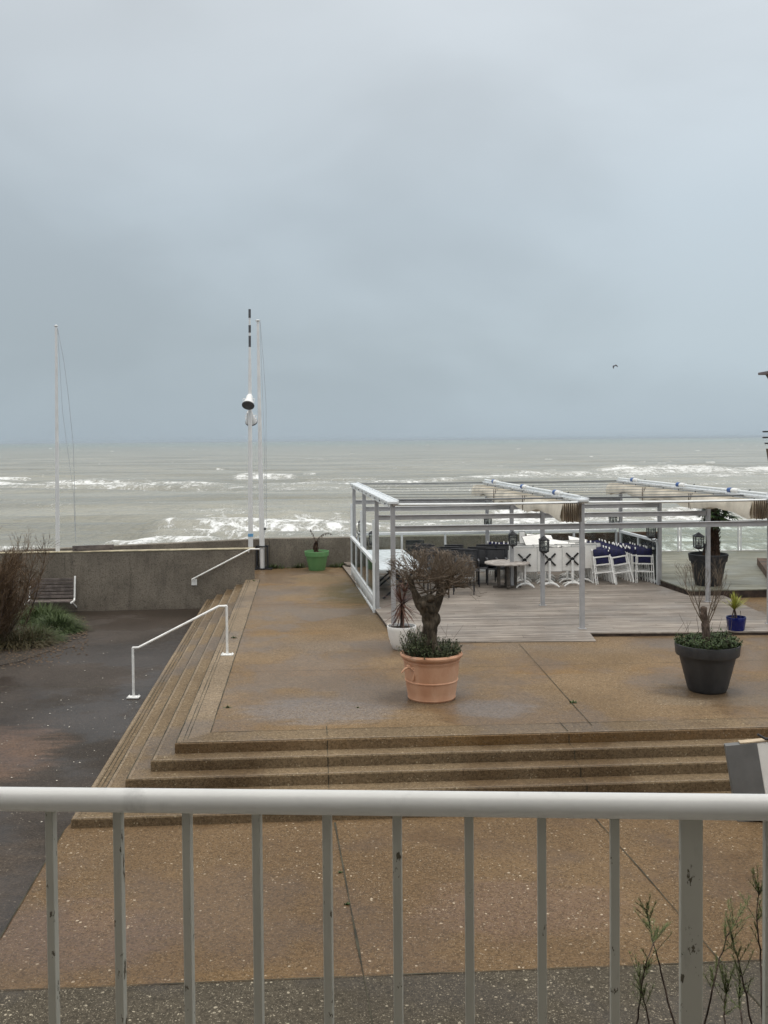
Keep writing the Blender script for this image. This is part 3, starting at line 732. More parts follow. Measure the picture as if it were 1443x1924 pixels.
for r_ in (0, 1):
    for k, t in enumerate((-.02, .32, .62, 1.0, 1.4, 1.85, 2.3, 2.75, 3.02)):
        a, b = P(r_, t, PT + .03), P(r_ + 1, t, PT + .03)
        if k == 0: a.z = b.z = PT - .01
        g = MB(); g.tube([a, (a + b) / 2 - Vector((0, 0, .012)), b], .028 if k == 0 else .02 if k in (8, 1) else .007, 6)
        g.build('front_rail' if k == 0 else 'tension_wire', M['alu_light'] if k == 0 else M['wire'], per, 60, org=per.location)
a = P(2, -.02, PT - .01); g = MB(); g.tube([a, a + (P(2, 0) - P(1, 0)).normalized() * 3], .028, 6); g.build('front_rail', M['alu_light'], per, 60, org=per.location)
for r_ in (1, 2):
    a, b = P(r_, 0, PT + .10), P(r_, 3, PT + .10); n = Vector((-.99, -.12, 0)) * .05
    g = MB(); g.tube([a + n, b + n], .032, 10); g.build('roller_tube', M['alu_light'], per, 60, org=per.location)
    for t in (.18, .50, .86):
        c = a.lerp(b, t) + n; d = (b - a).normalized()
        g = MB(); g.tube([c, c + d * .16], .062, 12); tb = g.build('collar', M['collar'], per, 60, org=per.location)
        g = MB(); g.tube([c - d * .28, c - d * .01], .058, 12); g.build('motor_sleeve', M['white'], per, 60, org=per.location)
        g = MB(); g.tube([c - d * .30, c - d * .55 + Vector((.03, 0, -.02)), c - d * .75 + Vector((.02, 0, .05))], .014, 6); g.build('cable', M['darkmetal'], per, 60, org=per.location)
tag(per, 'grey aluminium pergola frame of posts, beams and gutters over the deck', 'pergola')

# folded awnings hanging beneath the gutters
def awning(r_, label):
    root = empty('folded_awning', P(r_, 1.5, PT - .1))
    n = (P(r_ - 1, 0) - P(r_, 0)).normalized()
    ns = 72
    def zb_(k):
        f = k - math.floor(k + .5); u = abs(f) * 2      # 0 at the posts, 1 at mid bay
        return .38 - .14 * (u ** .8) + .015 * math.sin(k * 17) - .05 * (k / 3)
    folds = 7
    g = MB()
    rows_ = []
    for i in range(ns + 1):
        k = 3.0 * i / ns - .02
        dz = zb_(k); c = P(r_, k, PT - .03); row = []
        for j in range(folds * 2 + 1):
            t = j / (folds * 2)
            lat = .06 + .34 * t + .008 * mnoise.noise(Vector((k * 3, j * .7, r_)))
            z = 0 if j % 2 == 0 else -dz * (1 + .10 * mnoise.noise(Vector((k * 2.2, j * 1.3, 5 + r_))))
            if j == folds * 2: z = -dz * .05
            row.append(c + n * lat + Vector((0, 0, z)))
        # outermost sheet drapes as a smooth cheek
        last = row[-1]
        for q in (.35, .7, 1.0): row.append(last + n * (.05 * math.sin(q * 2.6) + .03 * mnoise.noise(Vector((k * 2.5, q * 2, 9)))) + Vector((0, 0, -dz * q * (.96 + .06 * mnoise.noise(Vector((k * 4, 1, r_)))))))
        rows_.append(row)
    m = len(rows_[0]); vs = [v for row in rows_ for v in row]
    g.add(vs, [(i * m + j, i * m + j + 1, (i + 1) * m + j + 1, (i + 1) * m + j) for i in range(ns) for j in range(m - 1)])
    g.build('fabric', M['canvas'], root, 50, org=root.location)
    for k in (-.03, 1.0, 2.0):                           # dark hems bunched at the posts
        g = MB(); c0 = P(r_, k, PT - .02); d = STEP.normalized()
        for j in range(9 if k < 0 else 3):
            lat = .05 + .042 * j + (0 if k < 0 else .33)
            dz = zb_(k) * (1.04 + .05 * math.sin(j * 2.1))
            c = c0 + n * lat - d * (.02 + .012 * (j % 2))
            g.tube([c, c + Vector((0, 0, -dz * .5)) + d * .01, c + Vector((0, 0, -dz))], [.009, .012, .009], 7)
        g.build('hem', M['brownband'], root, 60, org=root.location)
    tag(root, label, 'awning', 'folded awnings of the pergola')
awning(1, 'cream awning folded under the middle gutter of the pergola')
awning(2, 'cream awning folded under the outer gutter above the potted palm')

# lanterns on the posts
def lantern_proto():
    root = empty('post_lantern', (0, 0, 0))
    g = MB(); 
    def frus(z0, z1, a, b):
        a *= .80; b *= .80
        g.add([(-a, -a, z0), (a, -a, z0), (a, a, z0), (-a, a, z0), (-b, -b, z1), (b, -b, z1), (b, b, z1), (-b, b, z1)], [(3, 2, 1, 0), (4, 5, 6, 7), (0, 1, 5, 4), (1, 2, 6, 5), (2, 3, 7, 6), (3, 0, 4, 7)])
    frus(.30, .325, .155, .155); frus(.325, .40, .15, .035); frus(.40, .415, .03, .02)
    g.build('roof', M['darkmetal'], root, 30, .004)
    g = MB(); frus(0, .03, .125, .14); frus(-.03, 0, .07, .1); g.build('base', M['darkmetal'], root, 30, .004)
    g = MB()
    for sx in (-1, 1):
        for sy in (-1, 1): g.beam((sx * .10, sy * .10, .03), (sx * .108, sy * .108, .30), .022, .022)
        g.beam((sx * 0.107, -.11, .235), (sx * 0.107, .11, .235), .010, .010); g.beam((-.11, sx * 0.107, .235), (.11, sx * 0.107, .235), .010, .010)
    g.build('cage', M['darkmetal'], root, 30)
    g = MB()
    for sx in (-1, 1):
        g.box((sx * .098, 0, .165), (.004, .175, .26)); g.box((0, sx * .098, .165), (.175, .004, .26))
    g.build('pane', M['glass_lamp'], root, 0)
    g = MB(); g.lathe([(.055, .03), (.07, .05), (.035, .11), (.022, .16), (.0, .17)], n=16); g.build('lamp_holder', M['darkgrey'], root)
    g = MB(); g.lathe([(.0, .15), (.022, .165), (.03, .19), (.02, .225), (0, .235)], n=16); g.build('bulb', M['white'], root)
    g = MB(); g.tube([(0, 0, -.03), (0, .02, -.08), (0, .10, -.10), (0, .155, -.04), (0, .16, .06)], .012, 8); g.box((0, .165, .04), (.06, .016, .16)); g.build('bracket', M['darkmetal'], root)
    return root
lp = lantern_proto(); first = True
lab = {(0, 3): 'black lantern on the rear post beside the glass railing, lower roof showing behind a slim white post', (0, 2): 'black lantern nearest the green pot reflection, on the glass railing side of the deck',
       (1, 3): 'black lantern whose cap shows just over the front beam above the rear glass screen', (1, 2): 'black lantern above the round wooden table', (1, 1): 'black lantern in front of the middle white folded table',
       (2, 3): 'black lantern above the blue chairs, half hidden behind the front beam', (2, 2): 'black lantern at the top end of the sloping white glass panel rail', (2, 1): 'black lantern in front of the potted palm'}
lab[(0, 3)] = 'black lantern on the farthest post of the glass railing side'
lab[(0, 2)] = 'black lantern on the second farthest post of the glass railing side'
for (r_, k), side in {(0, 3): 'E', (0, 2): 'E', (1, 3): 'S', (1, 2): 'S', (1, 1): 'S', (2, 3): 'W', (2, 2): 'W', (2, 1): 'W'}.items():
    o = lp if first else copy_tree(lp); first = False
    px_, py_ = {'E': (1, 0), 'S': (0, -1), 'SW': (-.7, -.71), 'W': (-1, 0)}[side]
    p = P(r_, k); zc = {(0, 3): 1.46, (0, 2): 1.40, (1, 3): 1.60, (1, 2): 1.34, (1, 1): 1.49, (2, 3): 1.56, (2, 2): 1.46, (2, 1): 1.49}[(r_, k)]
    o.location = (p.x + px_ * .218, p.y + py_ * .218, zc - .16); o.rotation_euler = (0, 0, math.atan2(py_, px_) + math.pi / 2)
    o.scale = (.88, .88, .88); tag(o, lab[(r_, k)], 'lantern', 'black lanterns on the pergola posts')

# ------------------------------------------------------------------ glass windbreaks
def windbreak(name, a, b, nsp, ztop, zmid, label, tall=False, out=Vector((0, 0, 0)), corr=False):
    root = empty(name, (a.x, a.y, DZ)); a = a + out; b = b + out
    d = (b - a).normalized()
    g = MB(); g.beam(a + Vector((0, 0, ztop - DZ)), b + Vector((0, 0, ztop - DZ)), .09, .07); g.build('top_rail', M['alu_light'], root, 30, .006, org=root.location)
    g = MB(); g.beam(a + Vector((0, 0, .045)), b + Vector((0, 0, .045)), .06, .06); g.build('bottom_rail', M['alu_light'], root, 30, .004, org=root.location)
    if zmid:
        g = MB(); g.beam(a + Vector((0, 0, zmid - DZ)), b + Vector((0, 0, zmid - DZ)), .06, .05); g.build('middle_rail', M['alu_light'], root, 30, .004, org=root.location)
    for i in range(nsp + 1):
        c = a.lerp(b, i / nsp); tl = tall and i % 2 == 0
        g = MB(); h_ = (2.1 - DZ) if tl else ztop - DZ - .04
        g.box((c.x, c.y, DZ + h_ / 2 - .05), (.055, .07, h_ + .1), RP); g.build('post', M['alu_light'], root, 30, .004, org=root.location)
        if i < nsp:
            q = a.lerp(b, (i + .5) / nsp); ln = (b - a).length / nsp - .07
            z0 = (zmid + .03) if zmid else DZ + .08
            g = MB(); g.beam(q - d * ln / 2 + Vector((0, 0, (z0 + ztop - .04) / 2 - DZ)), q + d * ln / 2 + Vector((0, 0, (z0 + ztop - .04) / 2 - DZ)), .012, ztop - .04 - z0)
            g.build('pane', M['glass'], root, 0, org=root.location)
            if zmid:
                g = MB(); n = Vector((-d.y, d.x, 0)); m_ = 9
                vs = []
                for j in range(m_ * 4 + 1):
                    off = n * (.02 if (j // 2) % 2 else -.02); c2 = q - d * ln / 2 + d * ln * j / (m_ * 4) + off
                    vs += [Vector((c2.x, c2.y, DZ + .02)), Vector((c2.x, c2.y, zmid - .02))]
                g.add(vs, [(2 * j, 2 * j + 2, 2 * j + 3, 2 * j + 1) for j in range(m_ * 4)]); o = g.build('ribbed_panel', M['alu_light'], root, 20, org=root.location)
                so = o.modifiers.new('solid', 'SOLIDIFY'); so.thickness = .004
    return tag(root, label, 'windbreak', 'white framed glass windbreaks')
windbreak('glass_windbreak', P(0, 3), P(0, 1), 4, 1.24, .45, 'white glass windbreak with ribbed lower panels along the terrace side of the deck', True, Vector((-.075, -.1, 0)))
windbreak('glass_windbreak', P(0, 3, DZ) + Vector((.1, .12, 0)), P(2, 3, DZ) + Vector((-.1, .12, 0)), 6, 1.22, 0, 'long white glass windbreak along the back of the deck before the sea wall')
windbreak('glass_windbreak', P(2, 3, DZ) + Vector((0, -.06, 0)), P(2, 2, DZ) + Vector((-.02, .10, 0)), 2, 1.20, 0, 'short two-pane glass windbreak beside the folded blue chairs')
# brown timber wall behind the back windbreak
b0, b1 = P(1, 3) + Vector((1.75, .75, 0)), P(2, 3) + Vector((1.4, .8, 0))
g = MB(); g.beam(b0 + Vector((0, 0, .56)), b1 + Vector((0, 0, .56)), .06, 1.1)
tag(g.build('timber_screen', M['rust'], None, 30, .006), 'dark brown timber screen behind the back windbreak', 'screen')
# balustrade of the raised deck
root = empty('glass_balustrade', (d2rl.x, 31.6, D2Z))
bz = 1.20
xa = d2rl.x + .1
g = MB(); g.beam((xa, 31.65, bz), (22, 32.0, bz), .06, .045); g.build('top_rail', M['alu_light'], root, 30, .005, org=root.location)
xs = [atd(1277, 1000, 31.7).x, atd(1391, 1000, 31.7).x]; st = xs[1] - xs[0]
xs = xs + [xs[1] + st * i for i in range(1, 5)]
for x in xs:
    y = 31.65 + (x - xa) / (22 - xa) * .35
    for s in (-.045, .045):
        g = MB(); g.box((x + s, y, (D2Z + bz) / 2), (.045, .05, bz - D2Z - .03)); g.build('post', M['alu_light'], root, 30, .004, org=root.location)
for i in range(len(xs)):
    xA = (xs[i - 1] if i else xa - .0) + (.08 if i else .02); xB = xs[i] - .08
    y = 31.65 + ((xA + xB) / 2 - xa) / (22 - xa) * .35
    g = MB(); g.box(((xA + xB) / 2, y, (D2Z + bz) / 2 - .01), (xB - xA, .012, bz - D2Z - .12)); g.build('pane', M['glass'], root, 0, org=root.location)
tag(root, 'clear glass balustrade with white posts at the sea edge of the raised deck', 'balustrade')

# ------------------------------------------------------------------ furniture on the deck
def gx(px, d, z=DZ): return Vector((bear(px, 900, d).x, d, z))
# long white tables by the windbreak
def long_table(p, q, wd, label):
    root = empty('long_table', ((p.x + q.x) / 2, (p.y + q.y) / 2, DZ)); d = (q - p).normalized(); n = Vector((d.y, -d.x, 0))
    mid = (p + q) / 2
    g = MB(); poly = []
    L_ = (q - p).length / 2; cr = .07
    for sx, sy in ((-1, -1), (1, -1), (1, 1), (-1, 1)):
        for a_ in range(5):
            base = {(-1, -1): 180, (1, -1): 270, (1, 1): 0, (-1, 1): 90}[(sx, sy)] + a_ * 22.5
            v = mid + n * (sx * (wd / 2 - cr) + cr * math.cos(R(base))) + d * (sy * (L_ - cr) + cr * math.sin(R(base)))
            poly.append((v.x, v.y))
    g.prism(poly, DZ + .705, DZ + .74); g.build('tabletop', M['wetwhite'], root, 30, .004, org=root.location)
    for s in (-1, 1):
        c = mid + d * s * (L_ - .25)
        for s2 in (-1, 1):
            g = MB(); g.beam(c + n * s2 * wd * .40 + Vector((0, 0, 0)), c - n * s2 * wd * .34 + Vector((0, 0, .70)), .04, .03, up=d); g.build('leg', M['darkmetal'], root, 30, org=root.location)
        g = MB(); g.beam(c - n * wd * .42 + Vector((0, 0, .69)), c + n * wd * .42 + Vector((0, 0, .69)), .04, .03); g.build('crosspiece', M['darkmetal'], root, 30, org=root.location)
    return tag(root, label, 'table', 'long white tables by the windbreak')
ta0 = (at(712, 1069, .82) + at(803, 1069, .82)) / 2; ta0.z = DZ
tdir = STEP.normalized(); wdt = (at(803, 1069, .82) - at(712, 1069, .82)).length
long_table(ta0, ta0 + tdir * 2.05, wdt, 'wet white table with crossed dark legs, seen through the bare twigs of the olive tree')
long_table(ta0 + tdir * 2.07, ta0 + tdir * 4.2, wdt, 'wet white table set end to end behind another, by the farthest lantern')

def armchair_proto(pale):
    root = empty('armchair', (0, 0, 0)); fab = M['sling_pale'] if pale else M['sling']
    W2 = .25
    g = MB(); rows_ = []
    for i in range(9):
        t = i / 8; rows_.append((.17 + .10 * t - .02 * math.sin(t * 3.1), .44 + .45 * t))
    for (y, z) in rows_:
        g.v += [Vector((-W2 + .015, y, z)), Vector((0, y + .015, z)), Vector((W2 - .015, y, z))]
    g.f += [(3 * i + j, 3 * i + j + 1, 3 * i + j + 4, 3 * i + j + 3) for i in range(8) for j in range(2)]
    o = g.build('backrest', fab, root, 60); so = o.modifiers.new('s', 'SOLIDIFY'); so.thickness = .012
    g = MB(); g.box((0, -.06, .425), (2 * W2 - .02, .48, .018)); g.build('seat', fab, root, 30, .006)
    g = MB(); g.tube([(-W2, -.30, .42), (W2, -.30, .42)], .012, 8); g.build('seat_bar', M['alu_light'] if pale else M['darkgrey'], root)
    for s in (-1, 1):
        g = MB(); g.tube([(s * W2, -.28, 0), (s * W2, -.29, .40), (s * W2, -.28, .62), (s * W2, -.22, .645), (s * W2, .16, .645)], .014, 8); g.build('leg', M['darkmetal'], root)
        g = MB(); g.tube([(s * W2, .26, 0), (s * W2, .17, .42), (s * W2, .27, .90)], .014, 8); g.build('leg', M['darkmetal'], root)
        g = MB(); g.box((s * W2, -.05, .665), (.045, .40, .022)); g.build('armrest', M['sling_pale'] if pale else M['darkgrey'], root, 30, .006)
    g = MB(); g.tube([(-W2, .27, .895), (W2, .27, .895)], .014, 8); g.build('top_bar', M['darkmetal'], root)
    return root
ac = {True: armchair_proto(True), False: armchair_proto(False)}; used = {True: 0, False: 0}
spots = [(778, 28.2, False, 0, .10, 'dark grey sling armchair farthest back beside the white tables'), (792, 27.2, False, 2, .08, 'dark grey sling armchair second from the back beside the white tables'),
         (806, 26.3, False, -2, .04, 'dark grey sling armchair third from the back beside the white tables'), (813, 25.3, False, 3, .0, 'dark grey sling armchair fourth from the back beside the white tables'),
         (822, 23.9, True, 2, -.04, 'faded grey armchair at the table corner, behind the olive twigs'),
         (853, 26.9, False, 3, .0, 'dark grey armchair second farthest in the row right of the olive crown'), (864, 25.9, False, 0, .0, 'dark grey armchair directly behind the front armchair with the pale seat bar'),
         (870.5, 24.35, True, -2, .0, 'front grey sling armchair with a pale seat bar and visible legs'), (895.5, 26.3, False, -3, .0, 'dark grey armchair with a pale arm, between the front armchair and the round table'),
         (932, 25.9, False, 2, .0, 'dark grey armchair standing behind the round wooden table')]
spots += [(798, 26.9, False, 1, 0, 'dark grey armchair packed tight in the row beside the white tables, between its neighbours'), (836, 25.4, False, 4, 0, 'dark grey armchair behind the olive crown, between the two rows of chairs'), (842, 26.4, False, -3, 0, 'dark grey armchair farther behind the olive crown, between the two rows'),
          (880, 25.6, False, 2, 0, 'dark grey armchair pushed in beside the front armchair'), (912, 26.9, False, -2, 0, 'dark grey armchair in the last row before the folded navy chairs'), (914, 26.0, False, 4, 0, 'dark grey armchair left of the round wooden table'), (950, 26.9, False, 0, 0, 'dark grey armchair hidden behind the round wooden table and lantern post')]
for (px, d, pale, rz, dzz, lb) in spots:
    o = ac[pale] if not used[pale] else copy_tree(ac[pale]); used[pale] = 1
    p = gx(px, d); o.location = p; o.rotation_euler = (0, 0, R(rz - 4)); tag(o, lb, 'armchair', 'grey sling armchairs on the deck')

# round wooden table
root = empty('round_table', gx(952, 25.2)); 
g = MB(); nb = 9; rad = .575
for i in range(nb):
    x0 = -rad + 2 * rad * i / nb + .003; x1 = -rad + 2 * rad * (i + 1) / nb - .003
    top = []
    for j in range(9):
        x = x0 + (x1 - x0) * j / 8; top.append((x, math.sqrt(max(0, rad * rad - x * x))))
    poly = [(x, -y) for x, y in top] + [(x, y) for x, y in top[::-1]]
    cl = []
    for v in poly:
        if not cl or (abs(v[0] - cl[-1][0]) + abs(v[1] - cl[-1][1])) > 1e-4: cl.append(v)
    if (abs(cl[0][0] - cl[-1][0]) + abs(cl[0][1] - cl[-1][1])) < 1e-4: cl.pop()
    g.prism([(c[1], c[0]) for c in cl], .625, .655)
g.build('tabletop', M['tablewood'], root, 30)
for (x, y) in ((-.22, -.05), (0, -.2), (.22, .05), (0, .2)):
    g = MB(); g.box((x, y, .33), (.075, .075, .58)); g.build('leg', M['legwood'], root, 30, .005)
g = MB(); g.box((0, 0, .025), (.72, .09, .05)); g.box((0, 0, .05), (.09, .62, .05)); g.build('foot', M['legwood'], root, 30, .006)
g = MB(); g.box((0, 0, .60), (.60, .08, .045)); g.box((0, 0, .601), (.07, .58, .044)); g.build('apron', M['legwood'], root, 30, .006)
tag(root, 'round weathered wooden garden table in front of the stacked furniture', 'table')

# white bistro tables with their tops tipped upright
def bistro_proto():
    root = empty('tilted_table', (0, 0, 0)); S2 = .325
    g = MB(); g.box((0, .045, .69), (2 * S2, .018, 2 * S2 - .03)); tp_ = g.build('tabletop', M['table_white'], root, 30, .003)
    g = MB()
    for s in (-1, 1): g.box((s * (S2 + .003), .046, .69), (.006, .022, 2 * S2 - .018)); g.box((0, .046, .69 + s * (S2 - .012)), (2 * S2, .022, .006))
    g.build('edge_band', M['black_x'], tp_, 0)
    g = MB()
    for s in (-1, 1): g.box((0, .018, .69), (.44, .035, .042), Matrix.Rotation(s * R(45), 3, 'Y'))
    g.box((0, .005, .69), (.10, .05, .10)); g.build('bracket', M['black_x'], root, 30, .003)
    g = MB(); g.tube([(0, -.01, .05), (0, -.01, .66)], .034, 14); g.tube([(-.05, -.01, .725), (-.02, -.03, .75), (.02, -.03, .75), (.05, -.01, .725)], .006, 6); g.build('column', M['white'], root)
    for a_ in (35, 145, 215, 325):
        dx_, dy_ = math.cos(R(a_)), math.sin(R(a_))
        g = MB(); g.tube([(0, -.01, .085), (dx_ * .13, -.01 + dy_ * .13, .075), (dx_ * .24, -.01 + dy_ * .24, .035), (dx_ * .28, -.01 + dy_ * .28, .0)], [.03, .024, .02, .018], 8); g.build('foot', M['white'], root)
    return root
bp = bistro_proto(); first = True
tabs = [(985, 25.3, 0, 'first white tip-top table of the front row, partly behind the round wooden table'), (1032, 25.35, 0, 'middle white tip-top table of the front row, behind the pergola post with the lantern'), (1075, 25.45, 0, 'white tip-top table with a clear black cross bracket, beside the front pergola post'),
        (1096, 26.0, 178, 'white tip-top table edging out beside the blue chairs, nearer one'), (1104, 26.5, 178, 'white tip-top table edging out beside the blue chairs, one farther back')]
hid = 'white tip-top table packed in the rows behind the front row of tables'
for k in range(1, 4):
    for (px, d0) in ((978, 25.4), (1022, 25.5), (1064, 25.6)):
        tabs.append((px + k * 1.2, d0 + k * .5, 0, 'white tip-top table %s back behind the %s front table' % ({1: 'second', 2: 'third', 3: 'fourth'}[k], {978: 'first', 1022: 'middle', 1064: 'clear-bracketed'}[px])))
for (px, d, rz, lb) in tabs:
    o = bp if first else copy_tree(bp); first = False
    p = gx(px, d); o.location = p; o.rotation_euler = (0, 0, R(-2 + rz)); tag(o, lb, 'table', 'white tip-top tables stored on the deck')
# loose table tops lying on the packed tables
def loose(px, py, d, w_, dp, tilt, roll, rz, label):
    c = bear(px, py, d)
    root = empty('table_top', c, rot=(R(tilt), R(roll), R(rz)))
    g = MB(); g.box((0, 0, 0), (w_, dp, .02)); g.build('panel', M['table_white'], root, 30, .003)
    g = MB()
    for s in (-1, 1): g.box((s * (w_ / 2 + .003), 0, .001), (.006, dp + .012, .024)); g.box((0, s * (dp / 2 + .003), .001), (w_, .006, .024))
    g.build('edge_band', M['black_x'], root, 0)
    tag(root, label, 'table top', 'loose white table tops on the packed tables')
loose(1008, 1020, 26.2, .62, .62, 36, -6, 8, 'loose white table top standing steepest, above the first front table')
loose(1016, 1014, 27.1, .7, .62, 20, 4, 4, 'loose white table top lying highest at the back of the heap')
loose(1044, 1022, 26.3, .7, .62, 14, 9, -6, 'loose white table top sloping down behind the lantern post')
loose(1072, 1024, 26.4, .62, .62, 9, 7, 5, 'loose white table top lying flattest, behind the front pergola post')
loose(981, 1016, 26.9, .16, .5, 80, 2, 10, 'narrow loose white table top on edge at the end of the heap')
loose(1086, 1019, 27.2, .5, .5, 24, 12, 0, 'small loose white table top nearest the blue chairs')

# folded white chairs with navy canvas
def chair_proto():
    root = empty('folding_chair', (0, 0, 0)); W2 = .235
    for s in (-1, 1):
        g = MB(); g.beam((s * W2, -.02, 0), (s * W2 * .9, .15, .74), .042, .026, up=(1, 0, 0)); g.build('leg', M['white'], root, 30, .003)
        g = MB(); g.beam((s * (W2 - .05), .07, 0), (s * (W2 - .05) * .95, .17, .70), .04, .024, up=(1, 0, 0)); g.build('leg', M['white'], root, 30, .003)
        g = MB(); g.beam((s * (W2 - .01), .245, .865), (s * (W2 - .01), .275, .915), .03, .03, up=(1, 0, 0)); g.build('arm', M['white'], root, 30, .003)
    for z in (.30, .50, .70):
        y = -.02 + .17 * z / .74
        g = MB(); g.box((0, y, z), (2 * W2 * .93, .022, .034)); g.build('crossbar', M['white'], root, 30, .003)
    def cloth(name, z0, z1, y0, y1, w0, w1, bul):
        g = MB(); n = 8
        for i in range(n + 1):
            t = i / n
            for j in range(n + 1):
                u = j / n * 2 - 1; w_ = w0 + (w1 - w0) * t
                g.v.append(Vector((u * w_, y0 + (y1 - y0) * t - bul * (1 - u * u) * math.sin(t * math.pi), z0 + (z1 - z0) * t + .012 * math.sin(u * 3 + t * 4) - .02 * u * u * t)))
        g.f += [(i * (n + 1) + j, i * (n + 1) + j + 1, (i + 1) * (n + 1) + j + 1, (i + 1) * (n + 1) + j) for i in range(n) for j in range(n)]
        o = g.build(name, M['navy'], root, 60); so = o.modifiers.new('s', 'SOLIDIFY'); so.thickness = .01
    cloth('seat_canvas', .505, .70, .13, .155, .19, .19, .02)
    cloth('back_canvas', .70, .90, .20, .28, .215, .20, .05)
    return root
ORD = ['first', 'second', 'third', 'fourth', 'fifth', 'sixth', 'seventh', 'eighth', 'ninth', 'tenth', 'eleventh', 'twelfth']
cp = chair_proto(); first = True
rng = random.Random(4)
fl_ = ['front folded white chair leaning beside the white tip-top tables', 'front folded white chair leaning most, middle of the three chair stacks', 'front folded white chair standing upright by the sloping glass windbreak']
rest = [' folded navy chair back in the leaning stack beside the tables', ' folded navy chair back in the middle leaning stack', ' folded navy chair back in the upright stack by the windbreak']
for ci, (px, d0, tilt, cnt, back) in enumerate(((1142, 25.55, -7, 11, (-.02, .22)), (1177, 25.55, -9, 11, (-.022, .21)), (1211, 25.75, 0, 9, (-.03, .17)))):
    for k in range(cnt):
        o = cp if first else copy_tree(cp); first = False
        p = gx(px, d0); o.location = (p.x + back[0] * k + rng.uniform(-.012, .012) - (.06 if tilt else 0), p.y + back[1] * k, DZ)
        o.rotation_euler = (0, R(tilt + (rng.uniform(-2, 2) if k else 0)), R(-4 + rng.uniform(-7, 7)))
        if tilt: o.location.z = DZ + .235 * abs(math.sin(R(tilt + 1)))*.6
        tag(o, fl_[ci] if k == 0 else ORD[k] + rest[ci], 'folding chair', 'folded blue and white chairs by the windbreak')
for k in range(9):
    o = copy_tree(cp); p = gx(931 + 7.6 * k, 27.6 - .13 * k); o.location = (p.x, p.y, DZ); o.rotation_euler = (0, 0, R(-6 + rng.uniform(-4, 4)))
    tag(o, ORD[k] + ' folded navy chair from the armchair end of the row at the back windbreak', 'folding chair', 'row of folded navy chairs behind the armchairs')

# ------------------------------------------------------------------ pots and plants
def pot(name, p, prof, mat, label, soil_r, soil_z, cat='plant pot', rim=None):
    root = empty(name, p)
    g = MB(); g.lathe(prof, n=72); g.build('body', mat, root, 35)
    if rim: g = MB(); g.lathe(rim, n=72); g.build('rim', mat, root, 35)
    g = MB(); nseg, nr_ = 40, 6
    for i in range(nr_ + 1):
        for k in range(nseg):
            a_ = 2 * math.pi * k / nseg; r_ = soil_r * i / nr_
            g.v.append(Vector((r_ * math.cos(a_), r_ * math.sin(a_), soil_z + .03 * mnoise.noise(Vector((r_ * math.cos(a_) * 5, r_ * math.sin(a_) * 5, p[0]))))))
    for i in range(nr_):
        for k in range(nseg):
            g.f.append((i * nseg + k, i * nseg + (k + 1) % nseg, (i + 1) * nseg + (k + 1) % nseg, (i + 1) * nseg + k))
    g.build('soil', M['soil'], root, 60)
    return tag(root, label, cat)
def branch(g, p, d, ln, r0, lev, rng, spread=.6, nsub=(2, 4), seg=4, up=.0, shrink=.62, minr=.0016, curl=.25):
    pts = [p]; rad = [r0]; q = p.copy(); dd = d.normalized()
    for i in range(seg):
        dd = (dd + Vector((rng.gauss(0, curl), rng.gauss(0, curl), rng.gauss(0, curl) + up)) * .5).normalized()
        q = q + dd * ln / seg; pts.append(q.copy()); rad.append(max(minr, r0 * (1 - .55 * (i + 1) / seg)))
    g.tube(pts, rad, 7 if r0 > .02 else 4 if r0 > .006 else 3, cap=False)
    if lev <= 0: return
    for i in range(rng.randint(*nsub)):
        t = rng.uniform(.35, 1.0); k = min(seg - 1, int(t * seg)); b = pts[k].lerp(pts[k + 1], t * seg - k)
        nd = (dd + Vector((rng.gauss(0, spread), rng.gauss(0, spread), rng.gauss(0, spread) * .8 + up))).normalized()
        branch(g, b, nd, ln * rng.uniform(.5, .85), max(minr, rad[k] * shrink), lev - 1, rng, spread, nsub, seg, up, shrink, minr, curl)
def leaf(g, p, d, ln, wd, n=None, droop=0, seg=3, fold=0):
    d = d.normalized(); s = d.cross(Vector((0, 0, 1)))
    if s.length < .05: s = Vector((1, 0, 0))
    s.normalize(); q = p.copy(); prof = [.55, 1.0, .8, .0] if seg == 3 else [.6 + .4 * math.sin(math.pi * min(1, i / seg * 1.3)) if i < seg else 0 for i in range(seg + 1)]
    vs = []
    for i in range(seg + 1):
        w_ = wd * prof[i] / 2
        if i == seg: vs.append(q.copy())
        else: vs += [q - s * w_, q + s * w_]
        d = (d + Vector((0, 0, -droop / seg))).normalized(); q = q + d * ln / seg
    o = len(g.v); g.v += vs
    for i in range(seg - 1): g.f.append((o + 2 * i, o + 2 * i + 1, o + 2 * i + 3, o + 2 * i + 2))
    g.f.append((o + 2 * seg - 2, o + 2 * seg - 1, o + 2 * seg))
def sprigs(g, rng, n, R_, z0, hts, leafn, ll, lw, lean=.5, prof=None, stems=None):
    for i in range(n):
        a_ = rng.uniform(0, 6.283); r_ = R_ * math.sqrt(rng.random()); p = Vector((r_ * math.cos(a_), r_ * math.sin(a_), z0))
        h_ = rng.uniform(*hts) * (prof(p) if prof else 1); d = Vector((p.x / R_ * lean + rng.gauss(0, .22), p.y / R_ * lean + rng.gauss(0, .22), 1)).normalized()
        q = p + d * h_
        if stems is not None: stems.tube([p, p + d * h_ * .5, q], [.004, .003, .0015], 3, cap=False)
        for k in range(leafn):
            t = rng.uniform(.15, 1); b = p.lerp(q, t)
            leaf(g, b, Vector((rng.gauss(0, 1), rng.gauss(0, 1), rng.gauss(.6, .6))), ll * rng.uniform(.6, 1.2), lw, droop=.3)

